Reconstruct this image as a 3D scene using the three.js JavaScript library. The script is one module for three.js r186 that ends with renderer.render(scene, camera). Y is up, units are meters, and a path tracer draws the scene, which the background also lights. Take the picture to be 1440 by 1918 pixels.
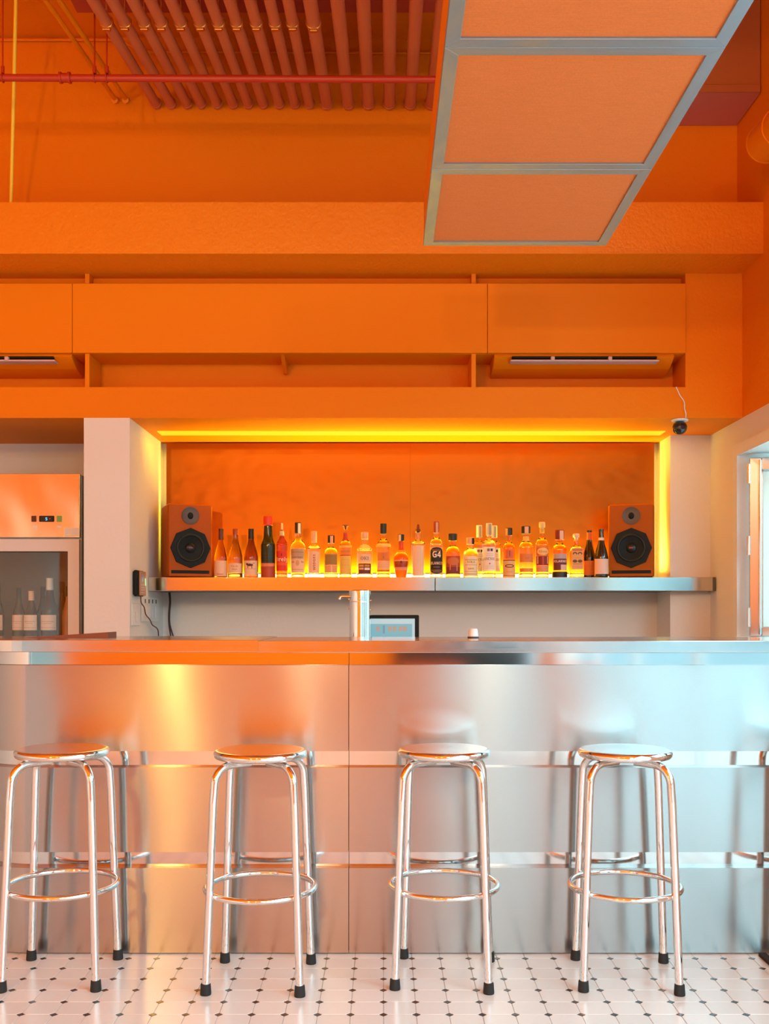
import * as THREE from 'three';
import { mergeGeometries } from 'three/addons/utils/BufferGeometryUtils.js';
import { RectAreaLightUniformsLib } from 'three/addons/lights/RectAreaLightUniformsLib.js';

// ---------------------------------------------------------------- camera, sky, light, exposure
const scene = new THREE.Scene();
const camera = new THREE.PerspectiveCamera(62.63, 1440 / 1918, 0.05, 200);
camera.position.set(0, 1.2, 0);
camera.lookAt(0, 1.2, -10);
camera.setViewOffset(1440, 2302, 2, 0, 1440, 1918);          // level camera, lens shifted up
camera.updateProjectionMatrix();
const renderer = new THREE.WebGLRenderer({ antialias: true });
renderer.toneMapping = THREE.LinearToneMapping;
renderer.toneMappingExposure = 1.46;
renderer.shadowMap.enabled = true;
RectAreaLightUniformsLib.init();
scene.background = new THREE.Color().setRGB(0.53, 0.9, 1.0);  // bright overcast sky
scene.backgroundIntensity = 4.9;

const V = (x, y, z) => new THREE.Vector3(x, y, z);
function area(name, x, y, d, w, h, [tx, ty, td], rgb, power) {  // an area light at (x, y, depth d), facing (tx, ty, td)
  const l = new THREE.RectAreaLight(new THREE.Color().setRGB(...rgb), power, w, h);
  l.name = name; l.position.set(x, y, -d); scene.add(l); l.lookAt(tx, ty, -td);
  return l;
}

// ---------------------------------------------------------------- helpers
let seed = 7;
const rnd = () => { seed = (seed * 1664525 + 1013904223) >>> 0; return seed / 4294967296; };
const used = {};
function numbered(name) { const n = used[name] = (used[name] ?? -1) + 1; return n ? `${name}_${String(n).padStart(3, '0')}` : name; }
function shadows(m) { m.castShadow = m.receiveShadow = true; return m; }
function thing(name, label, category, [x, y, d] = [0, 0, 0], turn = 0, group) {   // a Group at the thing's base; d is the depth in front of the camera
  const o = new THREE.Group(); o.name = numbered(name); scene.add(o);
  o.position.set(x, y, -d); o.rotation.y = turn;
  o.userData = { label, category }; if (group) o.userData.group = group;
  return o;
}
function part(parent, name, geo, mat, label) {
  const m = shadows(new THREE.Mesh(geo, mat)); m.name = name; parent.add(m);
  if (label) m.userData.label = label;
  return m;
}
function struct(name, geo, mat, label) {
  const m = shadows(new THREE.Mesh(geo, mat)); m.name = numbered(name); scene.add(m);
  m.userData.kind = 'structure'; if (label) m.userData.label = label;
  return m;
}
function flat(g) { const h = g.index ? g.toNonIndexed() : g; for (const k of Object.keys(h.attributes)) if (!['position', 'normal', 'uv'].includes(k)) h.deleteAttribute(k); return h; }
const join = (...gs) => mergeGeometries(gs.flat().map(flat));
function metreUV(g) {                                                     // uv in metres, laid flat on the main plane of each face
  const p = g.attributes.position, n = g.attributes.normal, uv = g.attributes.uv;
  for (let i = 0; i < p.count; i++) {
    const ax = Math.abs(n.getX(i)), ay = Math.abs(n.getY(i)), az = Math.abs(n.getZ(i));
    if (az >= ax && az >= ay) uv.setXY(i, p.getX(i), p.getY(i));
    else if (ax >= ay) uv.setXY(i, p.getZ(i), p.getY(i));
    else uv.setXY(i, p.getX(i), p.getZ(i));
  }
  return g;
}
function box(x0, x1, y0, y1, d0, d1) {                                    // a box from its limits; depths d grow away from the camera
  const g = new THREE.BoxGeometry(Math.abs(x1 - x0), Math.abs(y1 - y0), Math.abs(d1 - d0));
  g.translate((x0 + x1) / 2, (y0 + y1) / 2, -(d0 + d1) / 2);
  return metreUV(g);
}
function chamfered(w, h, l, r) {                                           // box with bevelled edges; flat faces keep flat normals
  const H = [w / 2, h / 2, l / 2], c = Math.min(r, 0.49 * Math.min(w, h, l)), pos = [], nor = [];
  const pt = (ax, s) => { const p = s.map((k, i) => k * (H[i] - (i === ax ? 0 : c))), n = [0, 0, 0]; n[ax] = s[ax]; return [p, n]; };
  const tri = (a, b, d) => {
    const [p, q, t] = [a, b, d].map((x) => V(...x[0])), f = q.clone().sub(p).cross(t.clone().sub(p));
    const list = f.dot(p.clone().add(q).add(t)) < 0 ? [a, d, b] : [a, b, d];
    for (const [x, n] of list) { pos.push(...x); nor.push(...n); }
  };
  const quad = (a, b, d, e) => { tri(a, b, d); tri(a, d, e); };
  for (let ax = 0; ax < 3; ax++) for (const k of [-1, 1]) {
    const u = (ax + 1) % 3, v = (ax + 2) % 3, at = (a, b) => { const s = [0, 0, 0]; s[ax] = k; s[u] = a; s[v] = b; return pt(ax, s); };
    quad(at(-1, -1), at(1, -1), at(1, 1), at(-1, 1));
  }
  for (let ax = 0; ax < 3; ax++) { const u = (ax + 1) % 3, v = (ax + 2) % 3; for (const a of [-1, 1]) for (const b of [-1, 1]) { const S = (k) => { const s = [0, 0, 0]; s[ax] = k; s[u] = a; s[v] = b; return s; }; quad(pt(u, S(-1)), pt(u, S(1)), pt(v, S(1)), pt(v, S(-1))); } }
  for (const x of [-1, 1]) for (const y of [-1, 1]) for (const z of [-1, 1]) tri(pt(0, [x, y, z]), pt(1, [x, y, z]), pt(2, [x, y, z]));
  const g = new THREE.BufferGeometry();
  g.setAttribute('position', new THREE.Float32BufferAttribute(pos, 3)); g.setAttribute('normal', new THREE.Float32BufferAttribute(nor, 3)); g.setAttribute('uv', new THREE.Float32BufferAttribute(new Float32Array(pos.length / 3 * 2), 2));
  return g;
}
function rbox(x0, x1, y0, y1, d0, d1, r = 0.003) {
  const g = chamfered(Math.abs(x1 - x0), Math.abs(y1 - y0), Math.abs(d1 - d0), r);
  g.translate((x0 + x1) / 2, (y0 + y1) / 2, -(d0 + d1) / 2);
  return metreUV(g);
}
function tube(pts, r, seg = 24, rad = 12, closed = false) {
  return new THREE.TubeGeometry(new THREE.CatmullRomCurve3(pts, closed, 'catmullrom', 0.5), seg, r, rad, closed);
}
function rod(a, b, r, rad = 14) {
  const dir = b.clone().sub(a), g = new THREE.CylinderGeometry(r, r, dir.length(), rad);
  g.applyQuaternion(new THREE.Quaternion().setFromUnitVectors(V(0, 1, 0), dir.clone().normalize()));
  const m = a.clone().add(b).multiplyScalar(0.5); g.translate(m.x, m.y, m.z);
  return g;
}
const lathe = (prof, seg = 32) => new THREE.LatheGeometry(prof.map(([r, y]) => new THREE.Vector2(r, y)), seg);
function disc(r, t, x, y, z, seg = 32) { const g = new THREE.CylinderGeometry(r, r, t, seg); g.rotateX(Math.PI / 2); g.translate(x, y, z); return g; }

// ---------------------------------------------------------------- textures
function noiseGrid(n, cells, s) {                                          // tileable value noise
  let q = s; const rr = () => { q = (q * 1664525 + 1013904223) >>> 0; return q / 4294967296; };
  const [cx, cy] = cells, g = Array.from({ length: cx * cy }, rr), out = new Float32Array(n * n);
  const sm = (t) => t * t * (3 - 2 * t);
  for (let y = 0; y < n; y++) for (let x = 0; x < n; x++) {
    const u = x / n * cx, v = y / n * cy, i = Math.floor(u), j = Math.floor(v), a = sm(u - i), b = sm(v - j);
    const at = (p, r) => g[(r % cy) * cx + (p % cx)];
    out[y * n + x] = (at(i, j) * (1 - a) + at(i + 1, j) * a) * (1 - b) + (at(i, j + 1) * (1 - a) + at(i + 1, j + 1) * a) * b;
  }
  return out;
}
function dataTex(n, f, repeat, srgb = false) {
  const d = new Uint8Array(n * n * 4);
  for (let i = 0; i < n * n; i++) { const c = f(i); d[i * 4] = c[0]; d[i * 4 + 1] = c[1]; d[i * 4 + 2] = c[2]; d[i * 4 + 3] = 255; }
  const t = new THREE.DataTexture(d, n, n); t.wrapS = t.wrapT = THREE.RepeatWrapping; t.magFilter = THREE.LinearFilter; t.minFilter = THREE.LinearFilter;
  t.repeat.set(repeat[0], repeat[1]); if (srgb) t.colorSpace = THREE.SRGBColorSpace; t.needsUpdate = true;
  return t;
}
const grey = (v) => { const c = Math.max(0, Math.min(255, Math.round(v * 255))); return [c, c, c]; };
const n1 = noiseGrid(512, [64, 64], 11), n2 = noiseGrid(512, [160, 160], 23), n3 = noiseGrid(512, [9, 9], 31), n4 = noiseGrid(512, [24, 24], 47);
const plasterBump = dataTex(512, (i) => grey(0.5 * n1[i] + 0.3 * n2[i] + 0.2 * n4[i]), [1.1, 1.1]);
const streak = noiseGrid(512, [4, 256], 5), streak2 = noiseGrid(512, [16, 512], 15);
const feltMap = dataTex(512, (i) => { const v = 0.9 + 0.1 * (0.5 * n2[i] + 0.5 * streak2[i]); return [255 * v, 255 * v, 255 * v]; }, [2.2, 2.2], true);
const blotch = dataTex(512, (i) => grey(0.35 + 0.35 * n4[i] + 0.3 * n3[i]), [0.6, 1.0]);
const smudge = dataTex(512, (i) => grey(0.55 + 0.5 * (0.6 * n3[i] + 0.4 * n4[i])), [1.4, 1.4]);
function canvasTex(w, h, draw) {
  const c = document.createElement('canvas'); c.width = w; c.height = h;
  const g = c.getContext('2d'); draw(g, w, h);
  const t = new THREE.CanvasTexture(c); t.colorSpace = THREE.SRGBColorSpace;
  return t;
}

// ---------------------------------------------------------------- materials
const lin = (r, g, b) => new THREE.Color().setRGB(r, g, b);
const std = (c, roughness, o = {}) => new THREE.MeshStandardMaterial({ color: Array.isArray(c) ? lin(...c) : new THREE.Color(c), roughness, ...o });
const phys = (c, roughness, o = {}) => new THREE.MeshPhysicalMaterial({ color: Array.isArray(c) ? lin(...c) : new THREE.Color(c), roughness, ...o });
const M = {
  orange: phys([0.85, 0.228, 0.001], 0.55, { specularIntensity: 0.4,  bumpMap: plasterBump, bumpScale: 0.0012 }),
  orangeRough: phys([0.85, 0.228, 0.001], 0.45, { specularIntensity: 0.9,  bumpMap: plasterBump, bumpScale: 0.0022 }),
  orangeBoard: phys([0.85, 0.228, 0.001], 0.5, { specularIntensity: 0.4 }),
  orangeSheet: phys([0.32, 0.078, 0.001], 0.36, { metalness: 0.6, specularIntensity: 0.5, bumpMap: blotch, bumpScale: 0.005 }),
  white: std([0.8, 0.77, 0.74], 0.6, { bumpMap: plasterBump, bumpScale: 0.0006 }),
  whiteTrim: std([0.8, 0.8, 0.8], 0.35),
  brownDuct: std([0.42, 0.12, 0.025], 0.6),
  mauve: std([0.6, 0.2, 0.17], 0.6),  // duct underside: pinkish light off the floor put into the colour
  redBoard: std([0.5, 0.06, 0.02], 0.6),
  pipe: std([0.62, 0.16, 0.055], 0.6, { roughnessMap: smudge }),
  orangePipe: phys([0.85, 0.228, 0.001], 0.4, { specularIntensity: 0.4 }),
  redPipe: std([0.5, 0.035, 0.01], 0.35),
  brass: std([0.8, 0.5, 0.15], 0.3, { metalness: 1 }),
  yellowCord: std([0.97, 0.68, 0.04], 0.5),
  felt: std([0.95, 0.24, 0.05], 0.95, { map: feltMap }),
  aluminium: std([0.36, 0.45, 0.52], 0.6, { metalness: 0.85, roughnessMap: smudge }),
  brushed: phys([0.45, 0.445, 0.44], 0.24, { metalness: 1, anisotropy: 0.99, anisotropyRotation: Math.PI / 2 }),
  polished: std([0.62, 0.61, 0.6], 0.08, { metalness: 1 }),
  counterSteel: std([0.58, 0.57, 0.56], 0.2, { metalness: 1, roughnessMap: smudge }),
  shelfSteel: std([0.55, 0.53, 0.5], 0.12, { metalness: 1 }),
  chrome: std([0.86, 0.86, 0.85], 0.06, { metalness: 1 }),
  rubber: std([0.012, 0.014, 0.015], 0.7),
  black: phys([0.008, 0.011, 0.011], 0.5, { specularIntensity: 0.35 }),
  darkSteel: std([0.12, 0.12, 0.12], 0.5, { metalness: 0.6 }),
  speakerWood: phys([0.42, 0.088, 0.004], 0.42, { specularIntensity: 0.2 }),
  speakerGrey: std([0.09, 0.06, 0.05], 0.45),
  tileWhite: [0.74, 0.7, 0.72].map((v) => std([v, v, v], 0.22)),
  tileBlack: [0.012, 0.03].map((v) => std([v, v * 1.02, v * 1.05], 0.2)),
  grout: std([0.42, 0.4, 0.38], 0.9),
  acPlastic: std([0.66, 0.46, 0.42], 0.5),
  fridgeSteel: std([0.7, 0.66, 0.5], 0.2, { metalness: 1 }),
  fridgeFrame: std([0.72, 0.7, 0.7], 0.4),
  windowSteel: std([0.5, 0.5, 0.5], 0.2, { metalness: 1 }),
  glass: phys([0.95, 0.98, 0.97], 0.02, { transmission: 1, thickness: 0, ior: 1.5 }),
  ledAmber: std([0.1, 0.08, 0.02], 0.5, { emissive: lin(0.9, 0.52, 0.01), emissiveIntensity: 0.9 }),
  ledWarm: std([0.1, 0.08, 0.02], 0.5, { emissive: lin(1, 0.85, 0.25), emissiveIntensity: 4 }),
};

// ================================================================ THE SETTING
// floor: grout bed with octagon-and-dot tiles on a pitch of 98.9 mm
const floor = struct('floor', box(-5.2, 2.1, -0.12, -0.0016, -4.4, 6.4), M.grout, 'white octagon tile floor with small black dots');
const PITCH = 0.0989;
{
  const oct = (s, c) => { const h = s / 2; return [[-h + c, -h], [h - c, -h], [h, -h + c], [h, h - c], [h - c, h], [-h + c, h], [-h, h - c], [-h, -h + c]]; };
  const slab = (pts, ch) => {                                               // thin tile with a chamfered rim, its top at y = 0
    const pos = [], tri = (a, b, c) => pos.push(...a, ...b, ...c), n = pts.length;
    const inn = pts.map(([x, z]) => { const l = Math.hypot(x, z); return [x * (1 - ch / l), 0, z * (1 - ch / l)]; }), out = pts.map(([x, z]) => [x, -0.0012, z]), low = pts.map(([x, z]) => [x, -0.004, z]);
    for (let i = 0; i < n; i++) {
      const j = (i + 1) % n;
      if (i > 0 && i < n - 1) tri(inn[0], inn[j], inn[i]);
      tri(inn[i], inn[j], out[j]); tri(inn[i], out[j], out[i]);
      tri(out[i], out[j], low[j]); tri(out[i], low[j], low[i]);
    }
    const g = new THREE.BufferGeometry(); g.setAttribute('position', new THREE.Float32BufferAttribute(pos, 3));
    g.setAttribute('uv', new THREE.Float32BufferAttribute(new Float32Array(pos.length / 3 * 2), 2)); g.computeVertexNormals();
    return g;
  };
  const c = 0.0131, octGeo = slab(oct(PITCH - 0.0016, c), 0.0009);
  const e = c - 0.0009, dotGeo = slab([[-e, 0], [0, -e], [e, 0], [0, e]], 0.0006);
  const octAt = [], dotAt = [], D0 = 3.031;
  for (let i = -52; i <= 18; i++) for (let k = -72; k <= 31; k++) {
    const d = D0 + k * PITCH;
    dotAt.push([i * PITCH, d]); octAt.push([(i + 0.5) * PITCH, d + PITCH / 2]);
  }
  const seen = ([x, d]) => d > 2.9 && d < 3.62 && Math.abs(x) < d * 0.384 + 0.06;
  for (const [list, name, geo, mats] of [[octAt, 'tile', octGeo, M.tileWhite], [dotAt, 'dot_tile', dotGeo, M.tileBlack]]) {
    const rest = [];
    for (const p of list) {
      if (!seen(p)) { rest.push(p); continue; }
      const m = new THREE.Mesh(geo, mats[Math.floor(rnd() * mats.length)]); m.name = name; m.receiveShadow = true;
      m.position.set(p[0], (rnd() - 0.5) * 0.0003, -p[1]); m.rotation.set((rnd() - 0.5) * 0.004, 0, (rnd() - 0.5) * 0.004); floor.add(m);
    }
    const far = new THREE.InstancedMesh(geo, mats[0], rest.length); far.name = name === 'tile' ? 'distant_tiles' : 'distant_dot_tiles';
    rest.forEach(([x, d], i) => far.setMatrixAt(i, new THREE.Matrix4().makeTranslation(x, 0, -d)));
    far.receiveShadow = true; far.userData.kind = 'stuff'; floor.add(far);
  }
}
struct('trim', box(1.318, 1.343, 0.0, 0.012, 2.4, 3.55), M.rubber, 'black rubber edge strip on the floor by the right end of the bar');

const XR = 1.925, XL = -5, CEIL = 4.34, SOFFIT = 2.255;
struct('ceiling', box(XL - 0.2, XR + 0.2, CEIL, CEIL + 0.15, -4.4, 6.6), M.orange, 'orange painted ceiling');
// the wall high above the crossbeam, and the back wall of the bar
struct('wall_back', join(box(XL, XR, 3.03, CEIL, 5.5, 5.75), box(XL, XR, 2.42, 2.965, 5.66, 5.75)), M.orange, 'orange back wall high above the bar');
struct('wall_back_bar', box(XL, XR, -0.1, SOFFIT, 6.24, 6.4), M.white, 'white wall behind the back bar');
struct('wall_left', box(XL - 0.2, XL, -0.1, SOFFIT, -4.4, 6.4), M.white, 'white lower side wall left of the room');
struct('wall_left_upper', box(XL - 0.2, XL, SOFFIT, CEIL, -4.4, 6.4), M.orange, 'orange upper side wall left of the room');
// right wall with the serving window over the bar and the open doorway in front of it
{
  const w = (y0, y1, d0, d1) => box(XR, XR + 0.18, y0, y1, d0, d1);
  const W0 = 2.75, W1 = 5.46, WB = 1.07, WT = 2.06, D0 = -3.8, D1 = 2.35, DT = 3.9;
  struct('wall_right', join(w(-0.1, SOFFIT, W1, 6.24), w(-0.1, WB, W0, W1), w(WT, SOFFIT, W0, W1), w(-0.1, SOFFIT, D1, W0), w(-0.1, SOFFIT, -4.4, D0)), M.white, 'white lower right wall with a serving window');
  struct('wall_right_upper', join(w(SOFFIT, CEIL, D1, 6.24), w(DT, CEIL, D0, D1), w(SOFFIT, CEIL, -4.4, D0)), M.orange, 'orange upper right wall');
  const win = struct('window_1', join(box(XR - 0.015, XR, WB, WT + 0.06, W1, W1 + 0.065), box(XR - 0.015, XR, WT, WT + 0.06, W0 - 0.06, W1), box(XR - 0.015, XR, WB, WT + 0.06, W0 - 0.065, W0)), M.whiteTrim, 'white casing of the open serving window');
  const sill = shadows(new THREE.Mesh(rbox(XR - 0.03, XR + 0.22, WB - 0.005, WB + 0.012, W0, W1, 0.004), M.whiteTrim)); sill.name = 'window_sill'; win.add(sill);
  struct('door_1', join(box(XR - 0.015, XR, 0, DT + 0.06, D1, D1 + 0.06), box(XR - 0.015, XR, DT, DT + 0.06, D0, D1), box(XR - 0.015, XR, 0, DT + 0.06, D0 - 0.06, D0), ...[-2.3, -0.75, 0.8].map((d) => box(XR + 0.05, XR + 0.1, 0, DT, d - 0.03, d + 0.03)), box(XR + 0.05, XR + 0.1, 2.3, 2.36, D0, D1)), M.whiteTrim, 'white frame of the tall open shop front on the right');
}
// street front behind the camera: orange wall with two glazed openings
{
  const f = (x0, x1, y0, y1) => box(x0, x1, y0, y1, -4.38, -4.2);
  struct('wall_front', join(f(XL, 0.6, 2.4, CEIL), f(0.6, XR, 3.9, CEIL), f(-3.6, 0.6, -0.1, 2.4), f(XL, -4.9, -0.1, 2.4), f(1.8, XR, -0.1, 3.9)), M.orange, 'orange street wall behind the viewer');
  const bars = (x0, x1, n, h) => { const g = [box(x0, x1, 2.34, 2.4, -4.32, -4.26), box(x0, x1, 0, 0.06, -4.32, -4.26)]; for (let i = 0; i <= n; i++) { const x = x0 + (x1 - x0 - 0.05) * i / n; g.push(box(x, x + 0.05, 0, h, -4.32, -4.26)); } return join(g); };
  struct('window_2', bars(-4.9, -3.6, 2, 2.4), M.whiteTrim, 'white glazing bars of the left street window');
  struct('window_3', bars(0.6, 1.8, 2, 3.9), M.whiteTrim, 'white glazing bars of the right street window');
}
// big crossbeam, low beam, upright pier and pillars
struct('trim', box(XL, XR, 3.029, 3.29, 5.12, 5.42), M.orangeRough, 'big orange crossbeam under the high ceiling');
struct('trim', box(XL, 1.62, 2.965, 3.029, 5.5, 5.66), M.orange, 'orange strip of wall above the cabinet row');
struct('trim', box(XL, XR, 3.029, 3.06, 5.42, 5.5), M.orange, 'orange ledge joining the crossbeam to the wall');
struct('trim', box(XL, XR, SOFFIT, 2.42, 5.42, 6.24), M.orange, 'low orange beam over the bar niche');
struct('trim', box(1.62, XR, 2.42, 3.029, 5.42, 5.66), M.orange, 'orange pier right of the cabinets');
struct('trim', box(-1.607, -1.361, 0, SOFFIT, 5.42, 6.24), M.white, 'white pillar left of the back bar');
struct('trim', box(1.689, XR, 0, SOFFIT, 5.95, 6.24), M.white, 'white pillar right of the back bar');
struct('trim', box(-1.44, 1.05, 4.03, CEIL, 4.2, 4.75), M.redBoard, 'dark red boxed ceiling soffit above the pipes');

// ================================================================ OVER-BAR CABINETS
{
  const t = thing('wall_cabinet', 'long orange boxed cabinet row with two open slots between the beams', 'cabinet', [0, 0, 0]);
  part(t, 'carcass', box(-4.6, 1.62, 2.60, 2.965, 5.432, 5.655), M.orangeBoard);
  for (const [a, b] of [[-3.6, -1.666], [-1.664, 0.556], [0.558, 1.6185]]) part(t, 'front_panel', rbox(a, b, 2.60, 2.972, 5.405, 5.43, 0.002), M.orangeBoard);
  for (const [a, b] of [[-1.602, -1.579], [0.473, 0.496], [-3.7, -3.677]]) { part(t, 'divider', box(a, b, 2.42, 2.60, 5.425, 5.655), M.orangeBoard); part(t, 'divider', box(a, b, 2.965, 3.029, 5.425, 5.655), M.orangeBoard); }
  const s = new THREE.Shape(); s.moveTo(0, 0); s.lineTo(0.2, 0); s.lineTo(0.2, -0.06); s.lineTo(0.17, -0.06); s.closePath();
  const g = new THREE.ExtrudeGeometry(s, { depth: 0.02, bevelEnabled: false }); g.rotateY(Math.PI / 2); g.translate(-0.555, 2.60, -5.45);
  part(t, 'bracket', g, M.orangeBoard);
}
function airConditioner(x0, x1, label) {
  const t = thing('air_conditioner', label, 'air conditioner', [(x0 + x1) / 2, 2.6, 5.5], 0, 'air conditioners under the cabinets');
  const w = x1 - x0, s = new THREE.Shape();
  s.moveTo(-0.15, 0); s.lineTo(0.06, 0); s.lineTo(0.065, -0.012); s.quadraticCurveTo(0.04, -0.03, -0.02, -0.055); s.quadraticCurveTo(-0.1, -0.075, -0.15, -0.075); s.closePath();
  const body = new THREE.ExtrudeGeometry(s, { depth: w, bevelEnabled: true, bevelSize: 0.004, bevelThickness: 0.004, bevelSegments: 2 }); body.translate(0, 0, -w / 2); body.rotateY(-Math.PI / 2);
  part(t, 'casing', body, M.orangeBoard);
  part(t, 'outlet_slot', rbox(-w / 2 + 0.09, w / 2 - 0.09, -0.026, -0.012, -0.075, -0.02, 0.003), M.black);
  part(t, 'louver', rbox(-w / 2 + 0.08, w / 2 - 0.08, -0.044, -0.033, -0.09, -0.02, 0.004), M.acPlastic);
  for (const k of [-0.18, 0.14]) part(t, 'louver_clip', rbox(k * w - 0.01, k * w + 0.01, -0.04, -0.018, -0.095, -0.07, 0.002), M.acPlastic);
}
airConditioner(0.60, 1.56, 'slim pale air conditioner under the right end of the orange cabinets');
airConditioner(-2.62, -1.68, 'slim pale air conditioner under the left end of the orange cabinets');

// ================================================================ UNDER THE CEILING
{
  const K = 0.131, axis = (d, y0 = 3.972, d0 = 5.49) => y0 - K * (d0 - d);
  const ends = [293, 321, 351, 377, 407, 437, 465, 493, 523, 552, 579, 612, 652, 690, 729, 768, 807];
  const xs = ends.map((e) => (e - 718) / 1892 * 5.49);
  const ORD = ['leftmost', 'second', 'third', 'fourth', 'fifth', 'sixth', 'seventh', 'eighth', 'ninth', 'tenth', 'eleventh'];
  const PIPE_LABELS = [...ORD.map((o, i) => i ? `${o} rust-red ceiling pipe from the left, slim with a brass clamp` : 'leftmost rust-red ceiling pipe, beside two thin orange conduits'),
    'thick rust-red ceiling pipe with the only large brass clamp', 'first clampless thick rust-red ceiling pipe, right of the clamped one', 'second thick rust-red ceiling pipe right of the clamped thick one', 'third rust-red ceiling pipe from the hanging panels', 'second rust-red ceiling pipe from the hanging panels', 'rust-red ceiling pipe closest to the hanging panels'];
  xs.forEach((x, i) => {
    const r = i < 11 ? 0.0255 : 0.031, lean = i < 11 ? 0.002 : 0.004;
    const t = thing('ceiling_pipe', PIPE_LABELS[i], 'pipe', [x, axis(5.49), 5.49]);
    const at = (d) => V(-lean * (5.49 - d), axis(d) - axis(5.49), 5.49 - d);
    part(t, 'pipe_run', join(rod(at(5.495), at(1.2), r, 20), new THREE.SphereGeometry(r, 16, 12).translate(at(1.2).x, at(1.2).y, at(1.2).z), rod(at(1.2), V(at(1.2).x, CEIL - axis(5.49), at(1.2).z), r, 20)), M.pipe);
    const cap = new THREE.SphereGeometry(r * 1.04, 20, 12); cap.scale(1, 1, 0.5); cap.translate(0, 0, 0.012);
    part(t, 'end_collar', join(new THREE.TorusGeometry(r, 0.006, 8, 24).translate(0, 0, 0.02), cap), M.pipe);
    if (i < 12) {
      const p = at(4.507), ring = new THREE.TorusGeometry(r + 0.002, 0.0045, 8, 24); ring.scale(1, 1, 2.2); ring.translate(p.x, p.y, p.z);
      part(t, 'clamp', join(ring, rbox(p.x - 0.018, p.x + 0.018, p.y - r - 0.014, p.y - r, -p.z - 0.01, -p.z + 0.01, 0.003), rod(V(p.x, p.y + r, p.z), V(p.x, CEIL - 0.31 - axis(5.49), p.z), 0.004, 8)), M.brass, 'brass clamp');
    }
  });
  for (const [e, w] of [[217, 'left one of the pair'], [237, 'right one of the pair']]) {
    const x = (e - 718) / 1892 * 5.49, t = thing('ceiling_conduit', `thin orange conduit running under the ceiling, ${w}`, 'pipe', [x, axis(5.49, 3.995), 5.49]);
    part(t, 'pipe_run', rod(V(0, 0, 0), V(0, -K * 2.5, 2.5), 0.0115, 12), M.orangePipe);
    part(t, 'wall_fitting', rod(V(0, 0.004, -0.01), V(0, -0.012, 0.03), 0.018, 12), M.orangePipe);
  }
  // red sprinkler pipe across the room, with coupling and hangers
  const t = thing('sprinkler_pipe', 'long dark red pipe hung crosswise just below the rust-red pipes', 'pipe', [0, 3.745, 4.8]);
  part(t, 'pipe_run', join(rod(V(-3.2, 0.012, 0), V(0.9, -0.006, 0), 0.0165, 18), new THREE.SphereGeometry(0.02, 16, 10).translate(0.9, -0.006, 0), rod(V(0.9, -0.006, 0), V(0.9, CEIL - 3.745, 0), 0.0165, 18)), M.redPipe);
  const cx = (122 - 718) / 1892 * 4.8;
  part(t, 'coupling', join(rod(V(cx - 0.02, 0.005, 0), V(cx + 0.02, 0.005, 0), 0.021, 18), rod(V(cx - 0.026, 0.005, 0), V(cx - 0.016, 0.005, 0), 0.026, 18), rod(V(cx + 0.016, 0.005, 0), V(cx + 0.026, 0.005, 0), 0.026, 18)), M.redPipe);
  for (const px of [5, 177, 200]) {
    const hx = (px - 718) / 1892 * 4.8;
    part(t, 'hanger', join(new THREE.TorusGeometry(0.021, 0.003, 8, 20).rotateY(Math.PI / 2).translate(hx, 0.006, 0), rod(V(hx, 0.024, 0), V(hx, CEIL - 3.745, 0), 0.004, 8), rod(V(hx, 0.024, 0), V(hx, 0.06, 0), 0.009, 8)), M.redPipe);
  }
  // cable conduit along the corner of wall and ceiling
  const c = thing('cable_conduit', 'thin cable conduit along the top of the orange wall behind the pipes', 'cable', [0, 4.3, 5.485]);
  part(c, 'conduit', tube([V(-3, 0.02, 0), V(-1.6, 0.02, 0), V(-1.45, 0.015, 0), V(-1.3, -0.035, 0), V(-1.15, -0.045, 0), V(0, -0.05, 0), V(0.7, -0.052, 0)], 0.007, 80, 8), M.orangePipe);
  // yellow cord hanging at the left
  const y = thing('hanging_cord', 'straight yellow cord hanging down behind the crossbeam at the far left', 'cord', [-2.02, 4.34, 5.3]);
  part(y, 'cord', rod(V(0.2106, -0.02, 0.319), V(0.063, -1.04, -0.005), 0.0095, 10), M.yellowCord);
}
// boxed duct on the right and round orange duct
{
  const t = thing('boxed_duct', 'brown boxed air duct under the ceiling at the upper right', 'duct', [1.34, 3.86, 5.32]);
  part(t, 'casing', box(-0.57, 0.58, 0.004, 0.478, -0.17, 0.175), M.brownDuct);
  part(t, 'underside', box(-0.57, 0.58, 0, 0.004, -0.17, 0.175), M.mauve, 'underside tinted mauve by painted floor bounce');
  part(t, 'edge_strip', rbox(-0.57, 0.58, 0.0, 0.04, -0.178, -0.17, 0.003), M.brownDuct);
  const r = thing('round_duct', 'bright orange round duct pointing to the viewer at the upper right', 'duct', [1.785, 3.40, 4.72]);
  part(r, 'duct_tube', rod(V(0, 0, 0), V(0, -0.2, 1.9), 0.09, 32), M.orangePipe);
  part(r, 'end_cap', (() => { const g = new THREE.SphereGeometry(0.093, 32, 16); g.scale(1, 1, 0.35); return g; })(), M.orangePipe);
  part(r, 'wall_strap', join(new THREE.TorusGeometry(0.092, 0.004, 8, 32).translate(0, -0.02, 0.2), box(0.06, 0.105, -0.03, -0.01, -0.21, -0.19)), M.orangePipe);
}
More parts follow.
